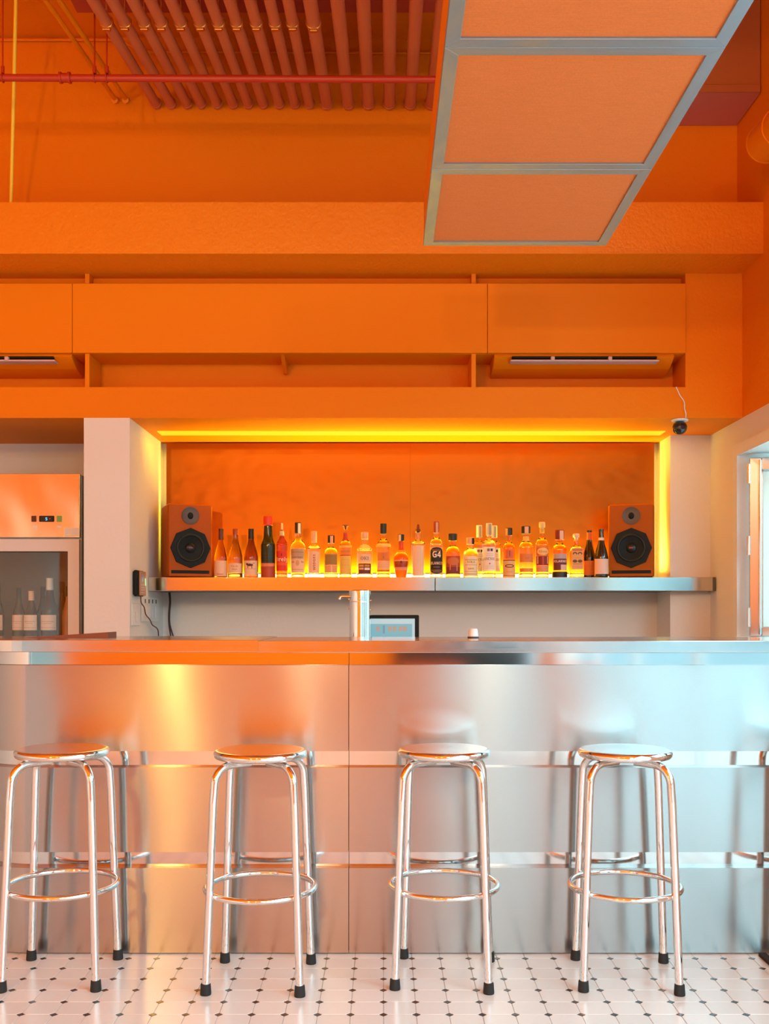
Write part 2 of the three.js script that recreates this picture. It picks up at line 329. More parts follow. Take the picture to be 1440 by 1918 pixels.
// hanging ceiling raft: felt panels in mitred metal frames
{
  const Y = 2.73, x0 = 0.166, x1 = 0.922, ds = [4.19, 3.471, 2.723, 1.985], T = 0.2, F = 0.038;
  const t = thing('ceiling_raft', 'hanging box of orange felt panels in pale metal frames over the bar', 'ceiling panel', [(x0 + x1) / 2, Y, 3.0]);
  const ox = -(x0 + x1) / 2, od = -3.0, rail = (pts) => {              // mitred flat rail with a small depth
    const s = new THREE.Shape(); pts.forEach(([x, d], i) => i ? s.lineTo(x + ox, -(d + od)) : s.moveTo(x + ox, -(d + od))); s.closePath();
    const g = new THREE.ExtrudeGeometry(s, { depth: 0.018, bevelEnabled: true, bevelSize: 0.001, bevelThickness: 0.001, bevelSegments: 1 });
    g.rotateX(Math.PI / 2); g.scale(1, -1, 1);
    const q = g.index ? g.toNonIndexed() : g, p = q.attributes.position;     // mirrored in z by the rotation: set it right and flip the faces
    for (let i = 0; i < p.count; i++) p.setZ(i, p.getZ(i));
    for (let i = 0; i < p.count; i += 3) { const a = [p.getX(i), p.getY(i), p.getZ(i)]; p.setXYZ(i, p.getX(i + 1), p.getY(i + 1), p.getZ(i + 1)); p.setXYZ(i + 1, ...a); }
    q.computeVertexNormals();
    return q;
  };
  const ringFrame = (xa, xb, da, db) => {                                     // backing frame above the rails
    const s = new THREE.Shape([[xa, -db], [xb, -db], [xb, -da], [xa, -da]].map((p) => new THREE.Vector2(...p))), i = F - 0.006;
    s.holes.push(new THREE.Path([[xa + i, -db + i], [xa + i, -da - i], [xb - i, -da - i], [xb - i, -db + i]].map((p) => new THREE.Vector2(...p))));
    return new THREE.ExtrudeGeometry(s, { depth: 0.012, bevelEnabled: false }).rotateX(Math.PI / 2).translate(0, 0.032, 0);
  };
  for (let k = 0; k < 3; k++) {
    const a = ds[k + 1] + 0.002, b = ds[k] - 0.002, g = 0.0015;            // near and far edge
    part(t, 'felt_panel', box(x0 + 0.02 + ox, x1 - 0.02 + ox, 0.006, 0.02, a + 0.02 + od, b - 0.02 + od), M.felt);
    const f = part(t, 'panel_frame', ringFrame(x0 + ox, x1 + ox, a + od, b + od), M.aluminium);
    for (const pts of [[[x0, a], [x0 + F, a + F], [x0 + F, b - F], [x0, b]], [[x1, a], [x1, b], [x1 - F, b - F], [x1 - F, a + F]], [[x0 + g, a], [x1 - g, a], [x1 - F, a + F - g], [x0 + F, a + F - g]], [[x0 + g, b], [x0 + F, b - F + g], [x1 - F, b - F + g], [x1 - g, b]]]) part(f, 'frame_rail', rail(pts), M.aluminium);
  }
  part(t, 'side_casing', join(box(x0 + 0.002 + ox, x0 + 0.016 + ox, 0.02, T, ds[3] + od, ds[0] + od - 0.002), box(x1 - 0.016 + ox, x1 - 0.002 + ox, 0.02, T, ds[3] + od, ds[0] + od - 0.002), box(x0 + 0.002 + ox, x1 - 0.002 + ox, 0.02, T, ds[0] + od - 0.016, ds[0] + od - 0.002), box(x0 + 0.002 + ox, x1 - 0.002 + ox, 0.02, T, ds[3] + od + 0.002, ds[3] + od + 0.016), box(x0 + 0.016 + ox, x1 - 0.016 + ox, T - 0.012, T, ds[3] + od + 0.016, ds[0] + od - 0.016)), M.orangeBoard);
  for (const d of [4.0, 2.3]) for (const x of [x0 + 0.08, x1 - 0.08]) part(t, 'hanging_wire', rod(V(x + ox, T, -(d + od)), V(x + ox, CEIL - Y, -(d + od)), 0.003, 8), M.darkSteel);
}

// ================================================================ BACK BAR NICHE
{
  const t = thing('niche_panel', 'blotchy dark orange metal sheet covering the niche behind the bottles', 'wall panel', [0.164, 1.42, 6.18]);
  for (const [a, b] of [[-1.49, 0], [0, 1.49]]) part(t, 'sheet', rbox(a, b, 0.012, 0.828, -0.008, 0.004, 0.0006), M.orangeSheet);
  part(t, 'batten', join(box(-1.3, 1.3, 0.15, 0.18, 0.004, 0.055), box(-1.3, 1.3, 0.6, 0.63, 0.004, 0.055)), M.darkSteel);
}
{ // lights of the niche: a strip at the shelf, one in the soffit, two hidden beside the sheet
  const s = thing('shelf_light', 'glowing yellow light strip along the shelf behind the bottles', 'light strip', [0.16, 1.416, 6.145]);
  part(s, 'diffuser', rbox(-1.1, 1.46, 0.004, 0.03, -0.009, 0.009, 0.004), M.ledWarm);
  part(s, 'channel', box(-1.102, 1.462, 0, 0.006, -0.011, 0.011), M.aluminium);
  area('shelf_glow', 0.34, 1.452, 6.145, 2.54, 0.018, [0.34, 3, 6.05], [0.9, 0.8, 0.07], 260);
  const c = thing('soffit_light', 'glowing yellow light strip in the soffit over the niche', 'light strip', [0.16, SOFFIT, 5.86]);
  part(c, 'diffuser', rbox(-1.46, 1.46, -0.006, 0.0, -0.06, 0.06, 0.002), M.ledAmber);
  area('soffit_glow', 0.16, SOFFIT - 0.014, 5.86, 2.9, 0.1, [0.16, 0, 5.9], [1, 0.65, 0.02], 4);
  for (const [x, sx, w, y0] of [[-1.318, -1, 'left', 0.46], [1.646, 1, 'right', 0.02]]) {
    const v = thing('edge_light', `upright light strip hidden behind the ${w} edge of the dark orange sheet`, 'light strip', [x, 1.42, 6.21]);
    part(v, 'diffuser', rbox(-0.004, 0.004, y0, 0.78, -0.008, 0.008, 0.003), M.ledAmber);
    area('edge_glow', x + sx * 0.008, 1.42 + (y0 + 0.78) / 2, 6.21, 0.016, 0.78 - y0, [x + sx, 1.42 + (y0 + 0.78) / 2, 6.18], [1, 0.68, 0.08], 2.2);
  }
}
// steel shelf, wrapping in front of the right pillar
{
  const t = thing('wall_shelf', 'long stainless steel shelf carrying the bottles and both speakers', 'shelf', [0.28, 1.336, 6.0]);
  const bd = (x0, x1, d0, d1, y0, y1) => rbox(x0 - 0.28, x1 - 0.28, y0, y1, d0 - 6, d1 - 6, 0.002);
  part(t, 'shelf_board', join(bd(-1.36, 1.688, 5.85, 6.238, 0.066, 0.08), bd(1.68, 1.905, 5.85, 5.948, 0.066, 0.08)), M.shelfSteel);
  const fr = (x0, x1) => { const g = chamfered(x1 - x0, 0.08, 0.012, 0.003); g.translate((x0 + x1) / 2 - 0.28, 0.04, 6 - 5.846); return metreUV(g); };
  part(t, 'front_edge', fr(-1.36, 0.298), M.shelfSteel); part(t, 'front_edge', fr(0.300, 1.905), M.shelfSteel);
  part(t, 'end_cap', bd(1.905, 1.922, 5.842, 5.948, 0.0, 0.08), M.darkSteel);
  part(t, 'underside', bd(-1.36, 1.688, 5.852, 6.238, 0.0, 0.01), M.darkSteel);
}
// ---------------------------------------------------------------- speakers
function speaker(x, d, turn, label) {
  const t = thing('loudspeaker', label, 'loudspeaker', [x, 1.4165, d], turn, 'loudspeakers on the shelf');
  const W = 0.131, H = 0.43, Dp = 0.2;
  part(t, 'cabinet', rbox(-W, W, 0, H, 0, Dp, 0.012, 4), M.speakerWood);
  part(t, 'baffle', rbox(-W + 0.006, W - 0.006, 0.006, H - 0.006, -0.004, 0.004, 0.003), M.speakerWood);
  const tw = part(t, 'tweeter', disc(0.052, 0.004, 0, 0.36, 0.005, 40), M.speakerGrey);
  part(tw, 'horn', join(lathe([[0.05, 0], [0.04, -0.002], [0.022, -0.004], [0.018, -0.003]], 32).rotateX(Math.PI / 2).translate(0, 0.36, 0.01)), M.speakerGrey);
  const dome = new THREE.SphereGeometry(0.017, 20, 10, 0, Math.PI * 2, 0, Math.PI / 2); dome.rotateX(Math.PI / 2); dome.scale(1, 1.2, 0.6); dome.translate(0, 0.36, 0.006);
  part(tw, 'dome', dome, M.black);
  const s = new THREE.Shape(), hole = new THREE.Path(); for (let i = 0; i <= 8; i++) { const a = Math.PI / 2 + i * Math.PI / 4; i ? s.lineTo(0.115 * Math.cos(a), 0.115 * Math.sin(a)) : s.moveTo(0.115 * Math.cos(a), 0.115 * Math.sin(a)); }
  hole.absarc(0, 0, 0.084, 0, Math.PI * 2, true); s.holes.push(hole);
  const frame = new THREE.ExtrudeGeometry(s, { depth: 0.008, bevelEnabled: true, bevelSize: 0.002, bevelThickness: 0.002, bevelSegments: 2, curveSegments: 40 }); frame.translate(0, 0.172, 0.004);
  const wf = part(t, 'woofer', frame, M.black);
  part(wf, 'surround', new THREE.TorusGeometry(0.076, 0.009, 10, 40).translate(0, 0.172, 0.01), phys([0.012, 0.015, 0.016], 0.4, { specularIntensity: 0.5 }));
  part(wf, 'cone', lathe([[0.072, 0.008], [0.03, -0.001], [0.0, -0.001]], 40).rotateX(Math.PI / 2).translate(0, 0.172, 0.006), M.black);
  const dc = new THREE.SphereGeometry(0.03, 24, 10, 0, Math.PI * 2, 0, Math.PI / 2); dc.rotateX(Math.PI / 2); dc.scale(1, 1, 0.4); dc.translate(0, 0.172, 0.005);
  part(wf, 'dust_cap', dc, phys([0.01, 0.013, 0.014], 0.25, { specularIntensity: 0.6 }));
  part(wf, 'badge', rbox(-0.013, 0.013, 0.1685, 0.1755, -0.0185, -0.0165, 0.0005), std([0.25, 0.03, 0.015], 0.5), 'small dull red badge');
  part(t, 'bass_port', rbox(-0.112, 0.112, 0.022, 0.042, -0.0065, 0.006, 0.003), M.black);
}
speaker(-1.128, 5.9, 22 * Math.PI / 180, 'brown loudspeaker with octagonal black woofer at the left end of the shelf');
speaker(1.447, 5.9, -13 * Math.PI / 180, 'brown loudspeaker with octagonal black woofer at the right end of the shelf');

// ================================================================ THE BAR
const ARC = { x: -1.25, d: 3.87 };
function skin(xa, xb, y0, y1, off, { corner = false, ledge = 0.036, wave = 0, nv = 8, ph = 0 }) {   // one sheet along the bar front, xb right to xa left, round the left corner if asked
  const pts = [], R = 0.3 - off, d = 3.57 + off, n = Math.max(2, Math.round((xb - xa) / 0.04));
  for (let i = 0; i <= n; i++) pts.push([xb + (xa - xb) * i / n, d, 0, 1]);
  if (corner) { for (let i = 1; i <= 24; i++) { const a = i / 24 * Math.PI / 2; pts.push([ARC.x - R * Math.sin(a), ARC.d - R * Math.cos(a), -Math.sin(a), Math.cos(a)]); } for (let i = 1; i <= 3; i++) pts.push([ARC.x - R, ARC.d + i * 0.1, -1, 0]); }
  const w = (s, y) => wave * (Math.sin(7.3 * s + 1.9 * Math.sin(5.1 * y + ph) + ph) * 0.6 + Math.sin(15.1 * s + 6 * y + 2 * ph) * 0.25 + Math.sin(11 * y + 3 * s + ph) * 0.3);
  const pos = [], nor = [], uv = [], idx = [];
  let s = 0; const at = [0]; for (let i = 1; i < pts.length; i++) { s += Math.hypot(pts[i][0] - pts[i - 1][0], pts[i][1] - pts[i - 1][1]); at.push(s); }
  const rows = [];
  for (let j = 0; j <= nv; j++) rows.push([y0 + (y1 - y0) * j / nv]);
  const put = (p, y, o, nn, u, v) => { pos.push(p[0] + p[2] * o, y, -(p[1]) + p[3] * o); nor.push(...nn); uv.push(u, v); return pos.length / 3 - 1; };
  const grid = [];
  for (let i = 0; i < pts.length; i++) {
    const p = pts[i], S = xb * 1 - at[i], col = [];
    for (const [y] of rows) {
      const e = 0.002, o = w(S, y), gs = (w(S - e, y) - w(S + e, y)) / (2 * e), gy = (w(S, y + e) - w(S, y - e)) / (2 * e);
      const tx = -p[3], tz = p[2] * -1, n3v = V(p[2] - gs * tx, -gy, p[3] - gs * (p[2])).normalize();
      col.push(put(p, y, o, [n3v.x, n3v.y, n3v.z], S, y));
    }
    grid.push(col);
  }
  for (let i = 0; i + 1 < grid.length; i++) for (let j = 0; j < nv; j++) { const [a, b, c, dd] = [grid[i][j], grid[i + 1][j], grid[i + 1][j + 1], grid[i][j + 1]]; idx.push(a, c, b, a, dd, c); }
  for (const [y, ny] of [[y1, 1], [y0, -1]]) {                                 // the folded edge above and below
    const ring = pts.map((p, i) => [put(p, y, w(xb - at[i], y), [0, ny, 0], xb - at[i], 0), put(p, y, -ledge, [0, ny, 0], xb - at[i], ledge)]);
    for (let i = 0; i + 1 < ring.length; i++) { const [a, b] = ring[i], [c, e] = ring[i + 1]; ny > 0 ? idx.push(a, b, c, c, b, e) : idx.push(a, c, b, c, e, b); }
  }
  for (const [k, fl] of [[0, 1], [pts.length - 1, 0]]) {
    const p = pts[k], nn = fl ? [1, 0, 0] : [-1, 0, 0], q = [put(p, y0, 0, nn, 0, 0), put(p, y1, 0, nn, 0, 1), put(p, y1, -ledge, nn, 1, 1), put(p, y0, -ledge, nn, 1, 0)];
    fl ? idx.push(q[0], q[2], q[1], q[0], q[3], q[2]) : idx.push(q[0], q[1], q[2], q[0], q[2], q[3]);
  }
  const g = new THREE.BufferGeometry();
  g.setAttribute('position', new THREE.Float32BufferAttribute(pos, 3)); g.setAttribute('normal', new THREE.Float32BufferAttribute(nor, 3)); g.setAttribute('uv', new THREE.Float32BufferAttribute(uv, 2)); g.setIndex(idx);
  return g;
}
{
  const t = thing('bar_counter', 'long stainless steel bar front with brushed panels and mirror strips', 'bar', [0, 0, 0]);
  const XE = XR - 0.005, XS = -0.1227;
  const rows = [[0.717, 1.0205], [0.36, 0.659], [0.004, 0.304]];
  rows.forEach(([y0, y1], k) => {
    part(t, 'brushed_panel', skin(ARC.x, XS - 0.0012, y0, y1, 0, { corner: true, wave: 0.0015, nv: 14, ph: k * 1.7 + 0.4 }), M.brushed);
    part(t, 'brushed_panel', skin(XS + 0.0012, XE, y0, y1, 0, { wave: 0.0004, nv: 14, ph: k * 2.3 + 2 }), M.brushed);
  });
  for (const [y0, y1] of [[1.015, 1.066], [0.65, 0.725], [0.296, 0.368]]) {
    part(t, 'mirror_strip', skin(ARC.x, XS - 0.001, y0, y1, 0.03, { corner: true, ledge: 0.004, wave: 0.00025, nv: 3, ph: y0 * 9 }), M.polished);
    part(t, 'mirror_strip', skin(XS + 0.001, XE, y0, y1, 0.03, { ledge: 0.004, wave: 0.0002, nv: 3, ph: y0 * 7 }), M.polished);
  }
  part(t, 'core', join(box(-1.22, XE, 0, 1.066, 3.61, 3.68), box(-1.505, -1.44, 0, 1.066, 3.9, 4.15)), M.darkSteel);
}
{
  const t = thing('countertop', 'polished stainless steel countertop along the bar', 'countertop', [0, 1.067, 3.8]);
  const top = (xa, xb, corner, lift, front) => {
    const s = new THREE.Shape(), f = (d) => -(d - 3.8), R = 0.37;
    s.moveTo(xb, f(front)); s.lineTo(xb, f(4.12));
    if (corner) { s.lineTo(ARC.x - R, f(4.12)); s.lineTo(ARC.x - R, f(3.87)); for (let i = 1; i <= 16; i++) { const a = Math.PI / 2 * (1 - i / 16); s.lineTo(ARC.x - R * Math.sin(a), f(3.87 - (3.87 - front) * Math.cos(a))); } } else s.lineTo(xa, f(4.12)), s.lineTo(xa, f(front));
    s.closePath();
    const g = new THREE.ExtrudeGeometry(s, { depth: 0.038, bevelEnabled: true, bevelSize: 0.002, bevelThickness: 0.002, bevelSegments: 2, curveSegments: 16 });
    g.rotateX(-Math.PI / 2); g.translate(0, 0.002 + lift, 0); g.rotateY(0);
    return g;
  };
  // ExtrudeGeometry turned flat: shape y becomes -z, so build with the sign flipped
  const flip = (g) => { const q = g.index ? g.toNonIndexed() : g, p = q.attributes.position; for (let i = 0; i < p.count; i++) p.setZ(i, -p.getZ(i)); for (let i = 0; i < p.count; i += 3) { const a = [p.getX(i), p.getY(i), p.getZ(i)]; p.setXYZ(i, p.getX(i + 1), p.getY(i + 1), p.getZ(i + 1)); p.setXYZ(i + 1, ...a); } q.computeVertexNormals(); return q; };
  part(t, 'top_section', flip(top(ARC.x, -0.436, true, 0.003, 3.496)), M.counterSteel);
  part(t, 'top_section', flip(top(-0.434, XR - 0.005, false, 0, 3.5)), M.counterSteel);
}
// work counter behind the bar, out of sight below the countertop
{
  const t = thing('work_counter', 'steel work counter behind the bar under the tap and the screen', 'counter', [0.2, 0, 4.42]);
  part(t, 'worktop', rbox(-1.2, 1.6, 0.86, 0.9, -0.3, 0.3, 0.004), M.counterSteel);
  for (const x of [-1.15, 0.2, 1.55]) for (const d of [-0.25, 0.25]) part(t, 'leg', rod(V(x, 0, -d), V(x, 0.86, -d), 0.018, 12), M.chrome);
}
// beer tower
{
  const t = thing('tap_tower', 'round polished steel tap tower behind the bar', 'beer tap', [-0.1, 0.9, 4.3]);
  part(t, 'column', lathe([[0.0, 0], [0.06, 0], [0.06, 0.006], [0.0455, 0.01], [0.0455, 0.352], [0.0445, 0.353], [0.0445, 0.356], [0.0455, 0.357], [0.0455, 0.4], [0.043, 0.404], [0, 0.404]], 48), M.chrome);
  part(t, 'spout', join(rod(V(-0.04, 0.377, 0), V(-0.075, 0.377, 0), 0.0062, 14), tube([V(-0.072, 0.377, 0), V(-0.08, 0.376, 0), V(-0.086, 0.37, 0), V(-0.087, 0.364, 0)], 0.006, 12, 12)), M.chrome);
  for (const [x, y] of [[-0.047, 0.365], [-0.047, 0.325], [0.047, 0.36], [0.047, 0.32]]) part(t, 'screw', rod(V(x - 0.003, y, 0), V(x + 0.003, y, 0), 0.003, 8), M.chrome);
  for (const [y] of [[0.366], [0.345]]) part(t, 'screw', rod(V(0, y, 0.044), V(0, y, 0.048), 0.003, 8), M.brass);
}
// till screen
{
  const t = thing('till_screen', 'black framed touch screen showing a pale blue menu behind the bar', 'screen', [0.045, 0.9, 4.46], -0.06);
  part(t, 'bezel', rbox(-0.115, 0.112, 0.04, 0.298, -0.012, 0.012, 0.004), M.black);
  const tex = canvasTex(256, 288, (g, w, h) => {
    g.fillStyle = '#8fd3e0'; g.fillRect(0, 0, w, h); g.fillStyle = '#d9f6fb'; g.fillRect(0, 0, w, 30); g.fillRect(w - 16, 0, 16, h);
    g.fillStyle = '#7cb2c4'; g.fillRect(70, 38, 12, 46);
    g.fillStyle = '#d8b6a0'; for (const [x, y] of [[100, 44], [128, 44], [164, 44], [188, 44], [30, 44]]) g.fillRect(x, y, 22, 26);
    for (const [x, y] of [[112, 112], [176, 112], [112, 180], [176, 180]]) { g.fillStyle = '#e0b890'; g.beginPath(); g.arc(x + 12, y + 14, 13, 0, 7); g.fill(); g.fillStyle = '#6fb8cc'; g.fillRect(x - 6, y + 32, 36, 4); }
  });
  part(t, 'display', rbox(-0.1, 0.094, 0.056, 0.282, -0.0135, -0.012, 0.0005), std([0.02, 0.02, 0.02], 0.3, { emissive: lin(1, 1, 1), emissiveMap: tex, emissiveIntensity: 0.45 }));
  { const g = t.children[1].geometry, p = g.attributes.position, uv = g.attributes.uv; for (let i = 0; i < p.count; i++) uv.setXY(i, (p.getX(i) + 0.1) / 0.194, (p.getY(i) - 0.056) / 0.226); }
  part(t, 'stand', join(rbox(-0.03, 0.03, 0.01, 0.12, 0.012, 0.04, 0.004), rbox(-0.08, 0.08, 0, 0.012, -0.06, 0.08, 0.004)), M.black);
  area('screen_glow', 0.045, 1.07, 4.44, 0.19, 0.22, [0.045, 1.07, 0], [0.6, 0.9, 1], 0.3);
}
{
  const t = thing('small_cup', 'small white upturned cup on the bar right of the screen', 'cup', [0.348, 1.109, 3.92]);
  part(t, 'cup_body', lathe([[0.0205, 0.006], [0.0195, 0.02], [0.017, 0.034], [0.014, 0.037], [0, 0.0375]], 28), M.whiteTrim);
  part(t, 'rim', lathe([[0, 0], [0.021, 0], [0.0225, 0.003], [0.0205, 0.006], [0, 0.006]], 28), M.darkSteel);
  const b = thing('menu_board', 'thin brown tapered board lying on the left end of the bar', 'board', [-1.16, 1.112, 3.85]);
  const s = new THREE.Shape(); s.moveTo(-0.21, 0); s.lineTo(0.11, 0); s.lineTo(0.11, 0.02); s.closePath();
  const g = new THREE.ExtrudeGeometry(s, { depth: 0.12, bevelEnabled: true, bevelSize: 0.0008, bevelThickness: 0.0008, bevelSegments: 1 }); g.translate(0, 0, -0.12);
  part(b, 'board', g, std([0.2, 0.05, 0.025], 0.5));
}

// ================================================================ STOOLS
const stool = (() => {
  const t = thing('bar_stool', 'chrome bar stool', 'stool', [0, 0, 0], 0, 'chrome stools at the bar');
  part(t, 'seat', lathe([[0, 0.7545], [0.06, 0.7542], [0.11, 0.7535], [0.132, 0.7545], [0.143, 0.7552], [0.149, 0.7525], [0.1535, 0.746], [0.1535, 0.739], [0.1505, 0.732], [0.146, 0.7285], [0.138, 0.728], [0.137, 0.733], [0.1, 0.733], [0, 0.733]], 64), M.chrome);
  const legs = [];
  for (const [sx, sz] of [[-1, 1], [1, 1], [-1, -1], [1, -1]]) {
    const q = (f, y) => V(sx * f, y, sz * f), bend = [];
    for (let i = 0; i <= 8; i++) { const a = i / 8 * Math.PI / 2; bend.push(q(0.0815 + 0.045 * Math.sin(a), 0.7155 - 0.062 * (1 - Math.cos(a)))); }
    const leg = part(t, 'leg', join(rod(q(0.03, 0.7155), q(0.0815, 0.7155), 0.0128, 18), new THREE.TubeGeometry(new THREE.CatmullRomCurve3([...bend, q(0.1295, 0.6)]), 30, 0.0128, 18), rod(q(0.1293, 0.605), q(0.149, 0.02), 0.0128, 18)), M.chrome);
    legs.push(leg);
    const f = lathe([[0, 0], [0.0172, 0], [0.0178, 0.004], [0.0158, 0.033], [0.0145, 0.0345], [0.0125, 0.0345]], 24); f.translate(sx * 0.1493, 0, sz * 0.1493);
    part(leg, 'rubber_foot', f, M.rubber, 'black rubber foot');
  }
  part(t, 'foot_ring', new THREE.TorusGeometry(0.1785, 0.0098, 14, 80).rotateX(Math.PI / 2).translate(0, 0.302, 0), M.chrome);
  part(t, 'seat_brace', join(rbox(-0.13, 0.13, 0.7265, 0.7335, -0.012, 0.012, 0.001), rbox(-0.012, 0.012, 0.7265, 0.7335, -0.13, 0.13, 0.001)), M.chrome);
  return t;
})();
[[-1.07, 3.366, 1.5, 'leftmost chrome bar stool, its left leg at the picture edge'],
  [-0.405, 3.332, -2.7, 'second chrome bar stool from the left, right of the yellow gleam'],
  [0.202, 3.365, -6.5, 'third chrome bar stool from the left, right of the bar seam'],
  [0.801, 3.35, -6, 'rightmost chrome bar stool in view, at the pale blue end of the bar'],
  [1.51, 3.35, -4, 'chrome bar stool by the right wall, seen only in the mirror strips']].forEach(([x, d, deg, label], i) => {
  const o = i ? stool.clone() : stool;
  if (i) { o.name = numbered('bar_stool'); scene.add(o); o.userData = { ...stool.userData }; }
  o.position.set(x, 0, -d); o.rotation.y = deg * Math.PI / 180; o.userData.label = label;
});

// ================================================================ BOTTLES ON THE SHELF
{
  const G = {
    clear: phys([0.99, 0.95, 0.8], 0.06, { transmission: 1, thickness: 0.05, ior: 1.38 }),
    amber: phys([0.98, 0.72, 0.28], 0.06, { transmission: 1, thickness: 0.05, ior: 1.38 }),
    whisky: phys([0.95, 0.5, 0.12], 0.06, { transmission: 1, thickness: 0.05, ior: 1.38 }),
    red: phys([0.75, 0.16, 0.05], 0.08, { transmission: 0.9, thickness: 0.05, ior: 1.38 }),
    olive: phys([0.5, 0.3, 0.08], 0.08, { transmission: 0.95, thickness: 0.05, ior: 1.4 }),
    brown: phys([0.28, 0.08, 0.03], 0.08, { transmission: 0.85, thickness: 0.05, ior: 1.4 }),
    dark: phys([0.012, 0.014, 0.012], 0.08, { clearcoat: 1, clearcoatRoughness: 0.05 }),
    green: phys([0.06, 0.08, 0.02], 0.08, { transmission: 0.7, thickness: 0.05, ior: 1.4 }),
  };
  const P = {};
  const plain = (hex, rough = 0.55) => P[hex] ??= std(hex, rough);
  const SHAPES = {                                                                // [radius / widest, height / tallest]
    burgundy: [[0, 0], [0.86, 0], [0.97, 0.01], [1, 0.03], [1, 0.36], [0.93, 0.45], [0.74, 0.56], [0.53, 0.66], [0.4, 0.75], [0.36, 0.84], [0.35, 0.94], [0.38, 0.945], [0.38, 0.965], [0.33, 0.97], [0, 0.97]],
    straight: [[0, 0], [0.88, 0], [0.97, 0.008], [1, 0.03], [1, 0.56], [0.97, 0.6], [0.85, 0.65], [0.6, 0.69], [0.42, 0.73], [0.36, 0.78], [0.35, 0.88], [0, 0.88]],
    tall: [[0, 0], [0.9, 0], [0.98, 0.008], [1, 0.02], [1, 0.6], [0.96, 0.64], [0.7, 0.67], [0.45, 0.7], [0.38, 0.74], [0.36, 0.86], [0, 0.86]],
    squat: [[0, 0], [0.9, 0], [0.98, 0.01], [1, 0.04], [1, 0.52], [0.95, 0.6], [0.8, 0.66], [0.5, 0.71], [0.36, 0.75], [0.33, 0.86], [0, 0.86]],
    taper: [[0, 0], [0.8, 0], [0.86, 0.01], [0.88, 0.03], [1, 0.46], [0.98, 0.53], [0.86, 0.6], [0.55, 0.68], [0.4, 0.74], [0.36, 0.86], [0, 0.86]],
    flask: [[0, 0], [0.6, 0], [0.66, 0.02], [0.72, 0.06], [0.94, 0.22], [1, 0.36], [0.97, 0.46], [0.82, 0.54], [0.5, 0.61], [0.34, 0.68], [0.31, 0.84], [0, 0.84]],
    cream: [[0, 0], [0.9, 0], [0.98, 0.01], [1, 0.03], [1, 0.5], [0.9, 0.56], [0.72, 0.62], [0.62, 0.68], [0.58, 0.78], [0.56, 0.88], [0, 0.88]],
  };
  const smooth = (pr) => { const sp = new THREE.SplineCurve(pr.slice(3, -1).map(([a, b]) => new THREE.Vector2(a, b))); return [...pr.slice(0, 3), ...sp.getPoints(40).map((p) => [p.x, p.y]), pr[pr.length - 1]]; };
  function labelTex(w, h, o) {                                                    // flat print: ground colour, rules, blocks and words
    const W = 192, H = Math.max(32, Math.min(256, Math.round(W * h / w)));
    return canvasTex(W, H, (g) => {
      g.fillStyle = o.bg; g.fillRect(0, 0, W, H);
      for (const [x, y, a, b, c] of o.blocks ?? []) { g.fillStyle = c; g.fillRect(x * W, y * H, a * W, b * H); }
      for (const [x, y, a, b, c] of o.ovals ?? []) { g.fillStyle = c; g.beginPath(); g.ellipse(x * W, y * H, a * W, b * H, 0, 0, 7); g.fill(); }
      g.textAlign = 'center'; g.textBaseline = 'middle';
      for (const [s, x, y, size, c, turn, font] of o.words ?? []) { g.save(); g.translate(x * W, y * H); if (turn) g.rotate(turn); g.fillStyle = c; g.font = `bold ${Math.round(size * W)}px ${font ?? 'sans-serif'}`; g.fillText(s, 0, 0); g.restore(); }
      for (const [y, a, c] of o.rules ?? []) { g.fillStyle = c; g.fillRect((1 - a) / 2 * W, y * H, a * W, Math.max(2, 0.018 * H)); }
    });
  }
  const pal = { peach: '#eec3a6', cream: '#f0dcb8', ink: '#5a2a1c', orange: '#e08a3c', pink: '#edb9a4', white: '#efe2da' };
  function bottle(x, d, h, r, shape, glass, label, o) {
    const t = thing('bottle', label, 'bottle', [x, 1.4165, d], (o.turn ?? 0), 'bottles along the steel shelf');
    const pr = smooth(SHAPES[shape]);
    let body = lathe(pr.map(([a, b]) => [Math.max(0, a) * r, b * h]), 40);
    if (o.square) { const p = body.attributes.position; for (let i = 0; i < p.count; i++) { const X = p.getX(i), Z = p.getZ(i), l = Math.hypot(X, Z); if (l < r * 0.5 || p.getY(i) > h * 0.66) continue; const c = X / l, s = Z / l, k = Math.min(1.28, Math.pow(Math.pow(Math.abs(c), 5) + Math.pow(Math.abs(s), 5), -0.2)); const f = Math.min(1, (l - r * 0.5) / (r * 0.3)); p.setX(i, X * (1 + (k - 1) * f)); p.setZ(i, Z * (1 + (k - 1) * f * 0.9)); } body.computeVertexNormals(); }
    part(t, 'bottle_body', body, G[glass]);
    const rAt = (y) => { for (let i = 4; i < pr.length; i++) if (pr[i][1] * h >= y) return pr[i][0] * r; return pr[pr.length - 2][0] * r; };
    for (const L of o.labels ?? []) {
      const y0 = L.at[0] / 1000, y1 = L.at[1] / 1000, arc = (L.arc ?? 130) * Math.PI / 180, tex = labelTex(rAt((y0 + y1) / 2) * arc, y1 - y0, L);
      const m = std('#ffffff', 0.6, { map: tex });
      let g;
      if (o.square) { g = new THREE.PlaneGeometry(r * 1.62, y1 - y0); g.translate(0, (y0 + y1) / 2, r + 0.0008); g = join(g, new THREE.PlaneGeometry(r * 1.62, y1 - y0).rotateY(Math.PI).translate(0, (y0 + y1) / 2, r + 0.0003)); }
      else { const a = rAt(y1) + 0.0007, b = rAt(y0) + 0.0007; g = new THREE.CylinderGeometry(a, b, y1 - y0, 24, 1, true, -arc / 2, arc); g.translate(0, (y0 + y1) / 2, 0); }
      part(t, 'label', g, m);
    }
    for (const [a, b, c, k] of o.bands ?? []) { const q = []; for (let i = 0; i <= 6; i++) { const y = (a + (b - a) * i / 6) / 1000; q.push([(rAt(y) + 0.0009) * (k ?? 1), y]); } part(t, 'band', lathe(q, 32), plain(c, 0.45)); }
